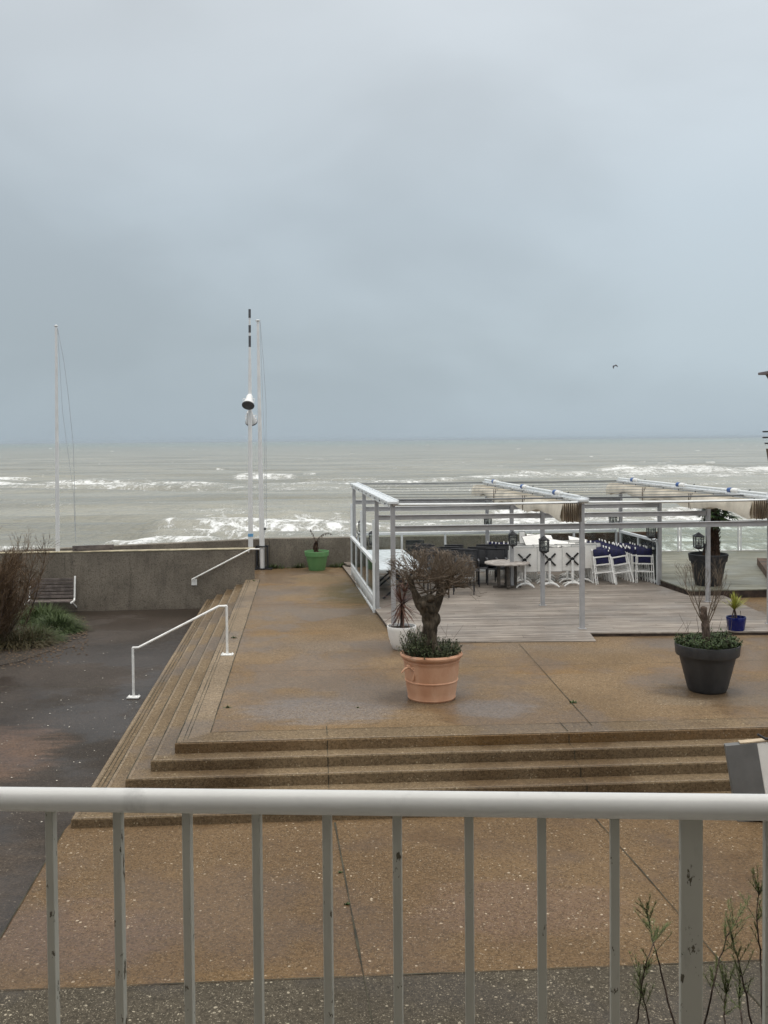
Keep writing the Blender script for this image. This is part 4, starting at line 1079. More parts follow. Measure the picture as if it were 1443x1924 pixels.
# terracotta pot with the pollarded olive
tpz = .70; TP = at(811, 1311, 0); TPc = Vector((TP.x, TP.y, 0))
rb_, rt_ = .355, .44
prof = [(0, .0), (rb_ - .01, 0), (rb_, .015), (rb_ + .008, .03), (rb_ + .004, .045), (.375, .15), (.392, .275), (.402, .282), (.403, .295), (.394, .302), (.408, .42), (.415, .53), (.418, .56), (.428, .575), (.43, .59), (.42, .60), (.43, .625)]
rim = [(.425, .62), (.452, .628), (.47, .65), (.472, .675), (.458, .695), (.435, .70), (.41, .69), (.395, .66), (.39, .60), (.385, .58)]
root = pot('terracotta_pot', TPc, prof, M['terracotta'], 'large terracotta pot with a rolled rim and a small knotted bow', .392, .62, rim=rim)
g = MB()
k0 = Vector((-.345, -.285, .535))
g.tube([k0 + Vector((-.03, -.01, .03)), k0, k0 + Vector((.02, .0, -.01))], [.012, .03, .02], 8)
g.tube([k0, k0 + Vector((-.06, -.03, -.02)), k0 + Vector((-.11, -.03, -.075))], [.016, .018, .012], 6)
g.tube([k0 + Vector((.01, 0, 0)), k0 + Vector((.085, -.02, -.06)), k0 + Vector((.06, -.02, -.17)), k0 + Vector((.05, -.02, -.20))], [.016, .018, .02, .01], 6)
g.tube([k0, k0 + Vector((.07, -.015, -.02)), k0 + Vector((.11, -.01, -.08))], [.013, .016, .012], 6)
g.build('bow', M['terracotta'], root, 60)
rng = random.Random(11)
ol = empty('olive_tree', TPc + Vector((0, 0, .62)))
def knobby(pts, rad, n, amp, seed, g, fq=5):
    P_, R_ = [], []
    for i in range(len(pts) - 1):
        for q in range(5):
            P_.append(Vector(pts[i]).lerp(Vector(pts[i + 1]), q / 5)); R_.append(rad[i] + (rad[i + 1] - rad[i]) * q / 5)
    P_.append(Vector(pts[-1])); R_.append(rad[-1]); pts, rad = P_, R_; n = int(n * 1.6)
    o = len(g.v); g.tube(pts, rad, n)
    for i in range(o, len(g.v)):
        v = g.v[i]; c = min(pts, key=lambda p: (Vector(p) - v).length); dv = v - Vector(c); dv.z = dv.z * .2
        g.v[i] = v + dv * (amp * (mnoise.noise(v * fq + Vector((seed, 0, 0))) + .6 * mnoise.noise(v * fq * 2.3 + Vector((0, seed, 0))) + .55 * mnoise.noise(Vector((v.x * fq * 5, v.y * fq * 5, v.z * fq * 1.1 + seed)))))
g = MB()
K = 14.6 / FPX                                   # metres per photo pixel at this tree
knobby([(0, 0, -.05), (.0, 0, .05), (-.015, 0, .2), (-.02, .0, .4), (-.005, 0, .55), (-.02, 0, .70), (-.04, 0, .80), (-.05, 0, .87), (-.055, 0, .93)], [.20, .165, .128, .116, .118, .14, .16, .15, .06], 26, .42, 2, g)
knobby([(-.10, 0, .68), (-.17, -.02, .78), (-.23, -.02, .93), (-.29, -.02, 1.10), (-.35, 0, 1.24)], [.085, .068, .055, .045, .035], 14, .4, 4, g)
knobby([(.02, 0, .70), (.10, 0, .84), (.17, -.01, .99), (.26, -.01, 1.15), (.33, -.02, 1.27), (.40, -.02, 1.28)], [.085, .062, .055, .052, .042, .03], 14, .4, 6, g)
knobby([(.10, -.0, .84), (.12, .09, .98), (.10, .16, 1.12)], [.04, .03, .022], 10, .3, 7, g)
knobby([(-.08, -.08, .86), (-.02, -.10, .90), (.03, -.06, .92)], [.05, .06, .04], 12, .7, 8, g)
g.build('trunk', M['olivebark'], ol, 80)
g = MB()
feeders = []
for q in range(24):
    src = rng.choice([Vector((-.23, -.02, .95)), Vector((-.30, -.01, 1.12)), Vector((-.35, 0, 1.22)), Vector((.17, -.01, 1.0)), Vector((.26, -.01, 1.15)), Vector((.38, -.02, 1.28)), Vector((.10, .16, 1.10)), Vector((-.05, 0, .92)), Vector((.0, -.05, .90))])
    u = rng.uniform(-1, 1)
    dst = Vector((.02 + .50 * u, rng.uniform(-.30, .30), 1.02 + .26 * (1 - u * u) * rng.random() + .14 * rng.random()))
    mid = src.lerp(dst, .5) + Vector((rng.gauss(0, .05), rng.gauss(0, .05), rng.gauss(0, .04)))
    g.tube([src, mid, dst], [.013, .010, .007], 5, cap=False)
    feeders += [(src.lerp(mid, .7), .8), (mid, 1), (mid.lerp(dst, .5), 1), (dst, 1), (dst, 1)]
for (s_, q) in feeders:
    for rep in range(rng.choice((1, 1, 2))):
        d = Vector((s_.x * 1.1 + rng.gauss(0, .55), s_.y * 1.0 + rng.gauss(0, .5), rng.uniform(-.15, 1.0)))
        branch(g, s_, d, rng.uniform(.22, .42) * q, rng.uniform(.005, .009), 2, rng, .5, (2, 4), 4, .12, .66, .0028, .22)
kept = MB(); kept.v = g.v; kept.f = g.f
for i, v in enumerate(kept.v):                   # pruned outline: flat-topped dome
    dx_ = v.x; lim = 1.58 - .16 * (abs(dx_) / .7) ** 2 + .05 * mnoise.noise(Vector((dx_ * 6, v.y * 6, 1)))
    if v.z > lim: v.z = lim + (v.z - lim) * .25
    if abs(v.x) > .60: v.x = math.copysign(.60 + (abs(v.x) - .60) * .45, v.x)
kept.build('crown', M['twig'], ol, 80)
tag(ol, 'pollarded bare olive tree with a thick trunk and tangled twigs', 'tree')
rp = empty('rosemary_bush', TPc + Vector((0, 0, .62))); g = MB(); st_ = MB()
sprigs(g, rng, 330, .40, .0, (.14, .32), 26, .05, .013, .42, prof=lambda p: (1.35 if p.x < -.02 else .8) * (.7 if p.y < -.2 else 1), stems=st_)
for i in range(10):
    a_ = rng.uniform(0, 6.28); p = Vector((.3 * math.cos(a_), .3 * math.sin(a_), .05)); st_.tube([p, p + Vector((rng.gauss(0, .06), 0, .2)), p + Vector((rng.gauss(0, .12), 0, .42))], [.003, .0025, .0015], 3, cap=False)
g.build('foliage', M['rosemary'], rp, 0); st_.build('stems', M['stem'], rp, 60)
tag(rp, 'dark green rosemary around the olive trunk in the terracotta pot', 'plant')

# charcoal planter with the small bare tree
BP = at(1329, 1297, 0); BPc = Vector((BP.x, BP.y, 0))
prof = [(0, 0), (.265, 0), (.285, .02), (.30, .05), (.425, .55), (.43, .565)]
rim = [(.425, .56), (.468, .562), (.474, .575), (.488, .715), (.485, .73), (.472, .732), (.462, .72), (.455, .62), (.43, .60)]
pot('planter', BPc, prof, M['blackpot'], 'large charcoal planter full of green herbs with a small bare tree', .455, .665, rim=rim)
rng = random.Random(23)
hb = empty('herb_bush', BPc + Vector((0, 0, .665))); g = MB(); st_ = MB()
sprigs(g, rng, 420, .45, .0, (.10, .21), 22, .042, .017, .35, prof=lambda p: .75 + .5 * max(0, mnoise.noise(Vector((p.x * 4, p.y * 4, 3)))) + .55 * max(0, 1 - ((p.x - .18) ** 2 + p.y ** 2) / .06), stems=st_)
for i in range(16):
    a_ = rng.uniform(0, 6.28); p = Vector((.38 * math.cos(a_), .38 * math.sin(a_), .05)); st_.tube([p, p + Vector((rng.gauss(0, .03), 0, .15)), p + Vector((rng.gauss(0, .07), 0, rng.uniform(.22, .40)))], [.004, .003, .002], 3, cap=False)
g.build('foliage', M['herb'], hb, 0); st_.build('stems', M['stem'], hb, 60)
tag(hb, 'low mound of small-leaved green herbs filling the charcoal planter', 'plant')
bt = empty('pruned_tree', BPc + Vector((-.02, 0, .665))); g = MB()
knobby([(0, 0, -.05), (0, 0, .18), (-.01, 0, .36), (-.035, 0, .5), (-.045, 0, .62), (-.045, 0, .635)], [.062, .056, .054, .05, .047, .02], 14, .35, 3, g, 8)
g.build('trunk', M['stem'], bt, 80)
g = MB()
main = [(Vector((-.05, 0, .38)), Vector((-.55, .0, .75)), .95), (Vector((.02, 0, .42)), Vector((.12, .1, 1)), .85), (Vector((.03, 0, .34)), Vector((.62, 0, .85)), .85), (Vector((-.03, .02, .45)), Vector((-.28, .3, 1)), .8), (Vector((.02, -.02, .36)), Vector((.25, -.25, .9)), .85), (Vector((-.04, -.02, .36)), Vector((-.35, -.2, .9)), .9)]
for (s, d, ln) in main:
    branch(g, s, d, ln * .66, .010, 3, rng, .36, (2, 4), 5, .20, .62, .0017, .2)
for i, v in enumerate(g.v):
    if v.z > 1.22: v.z = 1.22 + (v.z - 1.22) * .4
g.build('crown', M['twig'], bt, 80)
tag(bt, 'small pruned tree with thin bare upright branches in the charcoal planter', 'tree')

# white pot with red cordyline
WP = at(755, 1219, 0); WPc = Vector((WP.x, WP.y, 0))
pot('white_pot', WPc, [(0, 0), (.15, 0), (.17, .015), (.215, .12), (.25, .25), (.268, .37), (.275, .425), (.27, .435), (.255, .435), (.25, .42), (.245, .36)], M['whitepot'], 'glossy white rounded pot beside the deck corner', .248, .375)
rng = random.Random(31)
cr = empty('cordyline', WPc + Vector((.01, 0, .375))); g = MB()
g.tube([(0, 0, -.03), (.0, 0, .15), (.005, 0, .35), (-.005, 0, .52)], [.03, .027, .024, .02], 10); g.tube([(.02, .02, 0), (.03, .04, .3), (.05, .06, .68)], [.02, .016, .012], 8); g.build('stem', M['stem'], cr)
g = MB()
for i in range(105):
    a_ = rng.uniform(0, 6.283); el = rng.gauss(.15, .6); d = Vector((math.cos(a_) * math.cos(el), math.sin(a_) * math.cos(el), math.sin(el)))
    z = .30 + .20 * rng.random() if el < .2 else .42 + .10 * rng.random()
    leaf(g, Vector((0, 0, z)), d, rng.uniform(.34, .52), .024, droop=rng.uniform(.1, .6), seg=5)
for i in range(34):
    a_ = rng.uniform(0, 6.283); el = rng.uniform(.2, 1.4); d = Vector((math.cos(a_) * math.cos(el), math.sin(a_) * math.cos(el), math.sin(el)))
    leaf(g, Vector((.05, .06, .66)), d, rng.uniform(.2, .34), .022, droop=.25, seg=5)
g.build('leaves', M['cordyline'], cr, 0)
tag(cr, 'reddish-brown spiky cordyline in the white pot', 'plant')

# blue pot with yucca
UP = at(1383, 1191, 0); UPc = Vector((UP.x, UP.y, 0))
pot('blue_pot', UPc, [(0, 0), (.125, 0), (.14, .012), (.165, .12), (.183, .26), (.193, .335), (.188, .345), (.175, .343), (.170, .30)], M['bluepot'], 'small glossy cobalt blue pot at the front edge of the deck', .171, .30)
yu = empty('yucca', UPc + Vector((-.03, 0, .30))); g = MB()
g.tube([(-.05, 0, -.02), (-.04, 0, .08), (-.01, 0, .20)], [.012, .012, .014], 8); g.tube([(.05, 0, -.02), (.03, 0, .08), (.0, 0, .20)], [.012, .012, .014], 8); g.tube([(.02, .03, -.02), (.01, .02, .1), (0, 0, .2)], [.012, .012, .014], 8); g.tube([(.13, 0, 0), (.115, 0, .16)], .005, 5)
g.build('stem', M['stem'], yu)
g = MB(); rng = random.Random(3)
for i in range(58):
    a_ = rng.uniform(0, 6.283); el = rng.choice((rng.uniform(.75, 1.5), rng.uniform(.9, 1.5), rng.uniform(.25, .9))); d = Vector((math.cos(a_) * math.cos(el), math.sin(a_) * math.cos(el), math.sin(el)))
    leaf(g, Vector((0, 0, .17 + .06 * rng.random())), d, rng.uniform(.24, .36), .024, droop=rng.uniform(0, .25), seg=5)
for s in (1, -1):
    for i in range(3): leaf(g, Vector((0, 0, .2)), Vector((s, rng.gauss(0, .3), .35 + .2 * i)), .42, .018, droop=-.1, seg=5)
g.build('leaves', M['yucca'], yu, 0)
tag(yu, 'yellow-green spiky yucca growing in the cobalt blue pot', 'plant')

# green pot with a dead cordyline
GPy = SW0.y - .62; gp = bear(595.5, 1067, GPy); GPc = Vector((gp.x, GPy, 0))
pot('green_pot', GPc, [(0, 0), (.235, 0), (.245, .015), (.325, .425), (.33, .435)], M['greenpot'], 'light green plastic pot in front of the sea wall', .335, .52, rim=[(.325, .43), (.355, .432), (.37, .57), (.362, .578), (.35, .575), (.34, .50)])
dp = empty('dead_palm', GPc + Vector((-.03, 0, .52))); g = MB(); knobby([(0, 0, -.04), (0, 0, .12), (.01, 0, .26), (.02, 0, .36)], [.07, .075, .06, .03], 12, .5, 9, g, 12); g.build('trunk', M['palmbark'], dp, 80)
g = MB(); rng = random.Random(8)
def frond(g, pts, rng, n, ll, wd, rad=.006):
    g.tube(pts, [rad * (1 - .6 * i / (len(pts) - 1)) for i in range(len(pts))], 5)
    for i in range(n):
        t = .25 + .75 * i / n; f = t * (len(pts) - 1); k = min(len(pts) - 2, int(f)); b = Vector(pts[k]).lerp(Vector(pts[k + 1]), f - k)
        for s in (-1, 1): leaf(g, b, Vector((rng.gauss(0, .4), s * .7, rng.uniform(-.7, .3))), ll * (1 - .5 * t), wd, droop=.5)
frond(g, [(0, 0, .3), (-.03, 0, .42), (-.08, 0, .55), (-.14, 0, .66), (-.15, 0, .72)], rng, 16, .12, .016, .012)
frond(g, [(.02, 0, .3), (.10, 0, .46), (.22, 0, .56), (.38, 0, .60), (.50, 0, .55)], rng, 16, .14, .016, .012)
for i in range(46):
    a_ = rng.uniform(0, 6.28); leaf(g, Vector((.01, 0, rng.uniform(.02, .34))), Vector((math.cos(a_), math.sin(a_), rng.uniform(-.3, 1.2))), rng.uniform(.08, .2), .014, droop=.4)
g.build('leaves', M['deadleaf'], dp, 0)
tag(dp, 'withered little palm with two brown fronds in the green pot', 'plant')

# black planter with fan palm on the raised deck
PPt = at(1333, 1100, D2Z); PPc = Vector((PPt.x, PPt.y + .1, D2Z))
pot('palm_planter', PPc, [(0, 0), (.30, 0), (.315, .02), (.425, .60), (.43, .61)], M['palmpot'], 'tall black planter with a wide collar holding the fan palm', .44, .70, rim=[(.425, .60), (.455, .605), (.485, .77), (.478, .785), (.462, .785), (.452, .72), (.44, .68)])
pm = empty('fan_palm', PPc + Vector((.17, 0, .70))); rng = random.Random(17)
g = MB(); knobby([(0, 0, -.03), (.0, 0, .3), (-.01, 0, .65), (.0, 0, 1.0), (0, 0, 1.2)], [.13, .105, .10, .10, .08], 16, .3, 5, g, 9); g.tube([(-.24, .05, -.03), (-.235, .05, .12), (-.23, .05, .24)], [.07, .065, .03], 10)
for i in range(90):
    a_ = rng.uniform(0, 6.28); z = rng.uniform(.02, 1.1); leaf(g, Vector((.095 * math.cos(a_), .095 * math.sin(a_), z)), Vector((math.cos(a_) * .5, math.sin(a_) * .5, .8)), .12, .05)
g.build('trunk', M['palmbark'], pm, 60)
g = MB()
def fan(g, c, d, ln, rng, dead=False):
    d = d.normalized(); s = d.cross(Vector((0, 0, 1))); s = s.normalized() if s.length > .05 else Vector((1, 0, 0)); u = s.cross(d)
    h_ = c + d * ln * .55; g.tube([c, c.lerp(h_, .5) + Vector((0, 0, .02)), h_], [.012, .01, .008], 5)
    for i in range(22):
        a_ = R(-105 + 210 * i / 21); dd = d * math.cos(a_) + s * math.sin(a_) + u * .15 * rng.gauss(0, 1)
        leaf(g, h_, dd, ln * .62 * (.75 + .25 * math.cos(a_)) * rng.uniform(.85, 1.1), .042, droop=.5, seg=4)
for i in range(30):
    a_ = i * 2.4; el = 1.2 - 1.75 * i / 29; d = Vector((math.cos(a_) * math.cos(el), math.sin(a_) * math.cos(el), math.sin(el)))
    fan(g, Vector((0, 0, 1.05 + .1 * rng.random())), d, rng.uniform(.42, .56), rng)
fan(g, Vector((0, 0, 1.05)), Vector((1, -.2, -.05)), .66, rng)
g.build('crown', M['palmleaf'], pm, 0)
tag(pm, 'dark green fan palm with a shaggy trunk in the tall black planter', 'tree')

# ------------------------------------------------------------------ handrails, bench, masts
hA, hB = at(251, 1311, zlow(17.2)), at(427, 1231, 0)
root = empty('handrail', hA); 
tA, tB = hA + Vector((0, 0, .90)), hB + Vector((0, 0, .90))
dv = (tB - tA); dvn = dv.normalized(); flat = Vector((dv.x, dv.y, 0)).normalized()
k1, k2 = tA + flat * .10, tB - flat * .14
g = MB(); g.tube([tA - Vector((0, 0, .02)), tA, k1, k2, tB, tB - Vector((0, 0, .02))], .023, 14); g.build('rail', M['white'], root, 50, org=hA)
for (b, t) in ((hA, tA), (hB, tB)):
    g = MB(); g.tube([b, t], .023, 14); po = g.build('post', M['white'], root, 50, org=hA)
    g = MB(); g.box(b + Vector((0, 0, .012)), (.22, .14, .022)); 
    for sx in (-1, 1):
        for sy in (-1, 1): g.tube([b + Vector((sx * .085, sy * .05, .02)), b + Vector((sx * .085, sy * .05, .04))], .012, 6)
    g.build('base_plate', M['white'], po, 30, .003, org=hA)
tag(root, 'free-standing white tube handrail sloping down the side steps', 'handrail')
# wall handrail
def onwall(px, py):
    d = ray(px, py); n2 = Vector((-wdir.y, wdir.x, 0)); o = Vector((0, 0, CAMZ)); t = (W1R - o).dot(n2) / d.dot(n2)
    return o + d * t
off = -wn * .09
a, b = onwall(361, 1088) + off, onwall(471, 1031) + off; c = onwall(488, 1031) + off
root = empty('handrail', onwall(366, 1093)); og = root.location
g = MB(); g.tube([a, b, c], .022, 12); g.build('rail', M['white'], root, 50, org=og)
for q, pl in ((a.lerp(b, .04), 1), (a.lerp(b, .97), 0)):
    g = MB(); g.tube([q, q - Vector((0, 0, .06)), q - Vector((0, 0, .07)) - off * .98], .012, 8); g.build('bracket', M['white'], root, 50, org=og)
g = MB(); g.beam(onwall(365, 1088) - wn * .012, onwall(365, 1099.5) - wn * .012, .155, .02, up=wn); g.build('plate', M['white'], root, 30, .003, org=og)
tag(root, 'white handrail fixed along the dark garden wall above the steps', 'handrail')

# slatted bench on the wall
bl0, br0 = onwall(61, 1125), onwall(141, 1124); wd_ = (br0 - bl0).length
zt, zs = onwall(140, 1084).z, onwall(140, 1124).z
root = empty('wall_bench', (bl0 + br0) / 2); og = root.location; f_ = -wn
g = MB()
for i in range(6):
    z = zs + .04 + (zt - zs - .04) * (i + .5) / 6; hh = (zt - zs) / 6 - .03
    p0 = bl0 + f_ * (.20 - .10 * (i / 6)) ; p1 = br0 + f_ * (.20 - .10 * (i / 6)); p0 = Vector((p0.x, p0.y, z)); p1 = Vector((p1.x, p1.y, z))
    g.beam(p0, p1, .03, hh)
g.build('backrest', M['benchwood'], root, 30, .004, org=og)
g = MB()
for i in range(4):
    p0 = bl0 + f_ * (.27 + .10 * i); p1 = br0 + f_ * (.27 + .10 * i); g.beam(Vector((p0.x, p0.y, zs)), Vector((p1.x, p1.y, zs)), .088, .035)
g.build('seat', M['benchwood'], root, 30, .004, org=og)
for e in (bl0 - wdir * .03, br0 + wdir * .03):
    g = MB(); p = [Vector((e.x, e.y, zt + .04)) + f_ * .09, Vector((e.x, e.y, zs + .02)) + f_ * .19, Vector((e.x, e.y, zs - .03)) + f_ * .24, Vector((e.x, e.y, zs - .03)) + f_ * .64]
    for i in range(3): g.beam(p[i], p[i + 1], .045, .04)
    g.beam(Vector((e.x, e.y, zs - .03)) + f_ * .5, Vector((e.x, e.y, zs - .25)) + f_ * .01, .04, .04)
    g.build('bracket', M['white'], root, 30, .004, org=og)
tag(root, 'dark slatted bench with white brackets fixed to the garden wall', 'bench')
# second bench standing behind the wall, only its back in view
c0, c1 = bear(136, 1033, 27.2), bear(214, 1030, 27.5); ctop = bear(175, 1025.0, 27.3).z
root = empty('park_bench', ((c0.x + c1.x) / 2, 27.5, 0)); og = root.location; dd = Vector((c1.x - c0.x, c1.y - c0.y, 0)).normalized(); nn = Vector((-dd.y, dd.x, 0))
g = MB()
for i in range(4):
    z = ctop - .045 - .115 * i
    g.beam(Vector((c0.x, c0.y, z)) + nn * .02 * i, Vector((c1.x, c1.y, z)) + nn * .02 * i, .03, .10)
g.build('backrest', M['benchwood'], root, 30, .004, org=og)
g = MB()
for i in range(4): g.beam(Vector((c0.x, c0.y, .45)) + nn * (.12 + .11 * i), Vector((c1.x, c1.y, .45)) + nn * (.12 + .11 * i), .095, .035)
g.build('seat', M['benchwood'], root, 30, .004, org=og)
for t in (.08, .92):
    e = Vector((c0.x, c0.y, 0)).lerp(Vector((c1.x, c1.y, 0)), t)
    for dn in (.04, .45):
        g = MB(); g.beam(e + nn * dn, e + nn * dn + Vector((0, 0, ctop - .06 if dn < .1 else .43)), .05, .04); g.build('leg', M['darkmetal'], root, 30, org=og)
tag(root, 'dark wooden bench back showing over the top of the garden wall', 'bench')

def mast(px0, py0, pxb, pyb, d, base_z, r0, r1, label, n=16):
    b = bear(pxb, pyb, d); b.z = base_z if base_z is not None else b.z; t = bear(px0, py0, d)
    lean = (t - Vector((b.x, b.y, bear(pxb, pyb, d).z)))
    b = t - lean * ((t.z - b.z) / lean.z)
    root = empty('flag_mast', b); root['category'] = 'mast'; root['label'] = label
    return root, b, t
root, b, t = mast(105.3, 614, 108.6, 1040, 27.3, 0.0, 0, 0, 'lone white flag mast rising behind the garden wall above the slatted bench')
g = MB(); g.tube([b.lerp(t, i / 10) for i in range(11)], [.062 - .027 * i / 10 for i in range(11)], 16); g.build('pole', M['mast'], root, 60, org=b)
g = MB(); g.lathe([(0, 0), (.05, .005), (.055, .03), (.0, .06)], c=t - b, n=16); g.build('truck', M['mast'], root)
g = MB(); h0 = t + Vector((.04, 0, -.04)); h1 = bear(128, 740, 27.3); h2 = bear(140.5, 930, 27.3); h3 = bear(142, 1020, 27.3); g.tube([h0, h0.lerp(h1, .5) + Vector((.03, 0, 0)), h1, h1.lerp(h2, .5) + Vector((.05, 0, 0)), h2, h3], .006, 5); g.tube([h0, h0.lerp(h2, .5) + Vector((-.10, 0, 0)), h2 + Vector((-.03, 0, 0)), h3], .005, 5); g.build('halyard', M['rope'], root, 60, org=b)
root, b, t = mast(484.5, 604, 493, 1063, SW0.y - .35, 0.0, 0, 0, 'tall white flagpole with a flat cap and a bolted base against the sea wall')
g = MB(); g.tube([b.lerp(t, i / 10) for i in range(11)], [.085 - .045 * i / 10 for i in range(11)], 18); g.build('pole', M['mast'], root, 60, org=b)
g = MB(); g.lathe([(.03, -.03), (.04, 0), (.075, .01), (.08, .035), (.05, .05), (0, .055)], c=t - b, n=18); g.build('truck', M['mast'], root)
g = MB(); g.box((0, 0, .02), (.62, .3, .04)); g.build('base_plate', M['darkmetal'], root, 30, .005)
g = MB(); g.box((0, -.105, .70), (.36, .02, .04)); g.box((0, .105, .70), (.36, .02, .04))
for s in (-1, 1): g.box((s * .16, 0, .37), (.035, .23, .72)); g.box((s * .12, -.13, .07), (.04, .05, .08))
g.build('clamp', M['darkmetal'], root, 30, .003)
g = MB(); g.tube([t + Vector((.07, 0, -.02)), bear(495, 680, b.y), bear(500, 760, b.y), bear(500, 850, b.y), bear(501, 985, b.y), bear(497.5, 1000, b.y)], .006, 5); g.tube([t + Vector((.06, 0, -.02)), bear(491, 680, b.y), bear(497, 840, b.y), bear(498, 960, b.y), bear(497, 1005, b.y)], .005, 5); g.build('halyard', M['rope'], root, 60, org=b)
g = MB(); g.lathe([(0, -.04), (.04, -.03), (.045, .03), (0, .05)], c=bear(497.5, 994, b.y) - b, n=10); g.build('cleat', M['darkgrey'], root)
# lamp mast with two floodlights
b = bear(470.5, 1022, 28.6); b.z = 0; t = bear(469, 581, 28.6)
root = empty('lamp_mast', b); tag(root, 'white mast with two floodlights, a blue band and a dark striped tip', 'mast')
kz = lambda y: bear(469, y, 28.6).z
def ctr(z): return b.lerp(t, (z - b.z) / (t.z - b.z))
g = MB(); zz = [0, kz(1000), kz(760), kz(690), kz(655)]; g.tube([ctr(z) for z in zz], [.075, .07, .055, .045, .036], 16); g.build('pole', M['mast'], root, 60, org=b)
zt0, zt1 = kz(664), t.z
g = MB(); g.tube([ctr(zt0), ctr(zt1)], [.034, .026], 12); g.build('tip', M['mast'], root, 60, org=b)
g = MB()
for (ya, yb) in ((664, 657), (652, 631), (625, 611), (597, 581)): g.tube([ctr(kz(ya)), ctr(kz(yb))], .036, 12)
g.build('dark_stripe', M['darkgrey'], root, 60, org=b)
g = MB(); g.tube([ctr(kz(1008)), ctr(kz(1002.5))], .078, 16); g.build('blue_band', M['blue'], root, 60, org=b)
def flood(px, py, aim, dy):
    c = bear(px, py, 28.6 + dy) - b; d = Vector(aim).normalized(); q = d.to_track_quat('Z', 'Y').to_matrix()
    def L_(prof, n=28):
        g = MB(); g.lathe(prof, n=n); g.v = [q @ v + c for v in g.v]; return g
    ho = L_([(0, -.30), (.07, -.29), (.095, -.24), (.10, -.12), (.13, -.07), (.135, .0), (.17, .07), (.172, .10), (.16, .10)]).build('lamp_housing', M['mast'], root, 40)
    L_([(0, -.02), (.06, -.01), (.12, .04), (.155, .095), (.15, .096), (.115, .05)]).build('reflector', M['alu'], ho)
    L_([(.0, .03), (.05, .03), (.06, .06), (0, .07)]).build('bulb', M['sling_pale'], ho)
    g = L_([(.176, .075), (.182, .085), (.18, .108), (.168, .11)]); g.build('rim', M['darkgrey'], ho)
    g = MB(); g.tube([c + Vector((0, .02, .12)), Vector((0, 0, c.z + .2))], .02, 8); g.tube([c + Vector((-.15, 0, 0)), c + Vector((-.17, .05, .12)), c + Vector((.17, .05, .12)), c + Vector((.15, 0, 0))], .014, 6); g.build('yoke', M['mast'], root)
flood(467, 757, (-.05, -.62, -.75), -.22)
flood(471.5, 788, (.05, .55, -.62), .24)

# ------------------------------------------------------------------ shrubs on the left
rng = random.Random(77)
base = at(-60, 1215, zlow(23)); tm = empty('tamarisk_shrub', base)
g = MB(); tw = MB()
for i in range(125):
    a_ = rng.uniform(0, 6.283); p = Vector((max(-2.2, min(.75, rng.gauss(-.2, .9))), rng.gauss(0, .5), 0)); d = Vector((math.cos(a_) * .42 + p.x * .12, math.sin(a_) * .4, 1.0))
    ln = rng.uniform(1.5, 2.35); pts = [p]; dd = d.normalized(); q = p.copy()
    for s in range(6):
        dd = (dd + Vector((rng.gauss(0, .10), rng.gauss(0, .10), .06))).normalized(); q = q + dd * ln / 6; pts.append(q.copy())
    g.tube(pts, [.018 - .0135 * k / 6 for k in range(7)], 5, cap=False)
    for s in range(42):
        t = rng.uniform(.12, 1); k = min(5, int(t * 6)); bb = pts[k].lerp(pts[k + 1], t * 6 - k)
        nd = (dd * .8 + Vector((rng.gauss(0, .42), rng.gauss(0, .42), rng.uniform(-.1, .6)))).normalized()
        l2 = rng.uniform(.25, .6); e = bb + nd * l2
        mid = bb + nd * l2 * .5 + Vector((rng.gauss(0, .03), rng.gauss(0, .03), .03))
        tw.tube([bb, mid, e], [.005, .0042, .003], 3, cap=False)
        for m_ in range(4):
            f0 = bb.lerp(e, rng.uniform(.2, 1)); f1 = f0 + (nd + Vector((rng.gauss(0, .5), rng.gauss(0, .5), rng.gauss(.1, .4)))).normalized() * rng.uniform(.08, .22)
            tw.tube([f0, f1], [.0036, .0024], 3, cap=False)
g.build('trunk', M['stem'], tm, 80); tw.build('crown', M['tamarisk'], tm, 80)
tag(tm, 'big brown feathery tamarisk bush in front of the slatted bench', 'bush')
def grass_clump(px, py, rad, ht, n, label, mat, lean, seed):
    p = at(px, py, zlow(23)); root = empty('grass_clump', p); rr_ = random.Random(seed); g = MB()
    for i in range(n):
        a_ = rr_.uniform(0, 6.283); r_ = rad * math.sqrt(rr_.random()); q = Vector((r_ * math.cos(a_), r_ * math.sin(a_) * .8, 0))
        d = Vector((q.x / rad * .8 + rr_.gauss(0, .25) + lean, q.y / rad * .7 + rr_.gauss(0, .25), 1.0))
        leaf(g, q, d, ht * rr_.uniform(.7, 1.25), .010, droop=rr_.uniform(1.0, 2.3), seg=6)
    g.build('blades', mat, root, 0); tag(root, label, 'grass clump', 'grass clumps under the tamarisk')
grass_clump(110, 1186, .34, .50, 1900, 'rounded green grass clump bulging onto the path, nearest the bench end', M['grass'], .1, 1)
grass_clump(78, 1168, .42, .52, 1600, 'brighter green grass clump below the slatted bench', M['grass'], .0, 2)
grass_clump(30, 1212, .70, .50, 1800, 'low dull grass clump spreading under the tamarisk at the path edge', M['drygrass'], .05, 3)
grass_clump(68, 1205, .45, .42, 1100, 'small mixed grass clump between the dull and the rounded clumps', M['grass'], .1, 4)
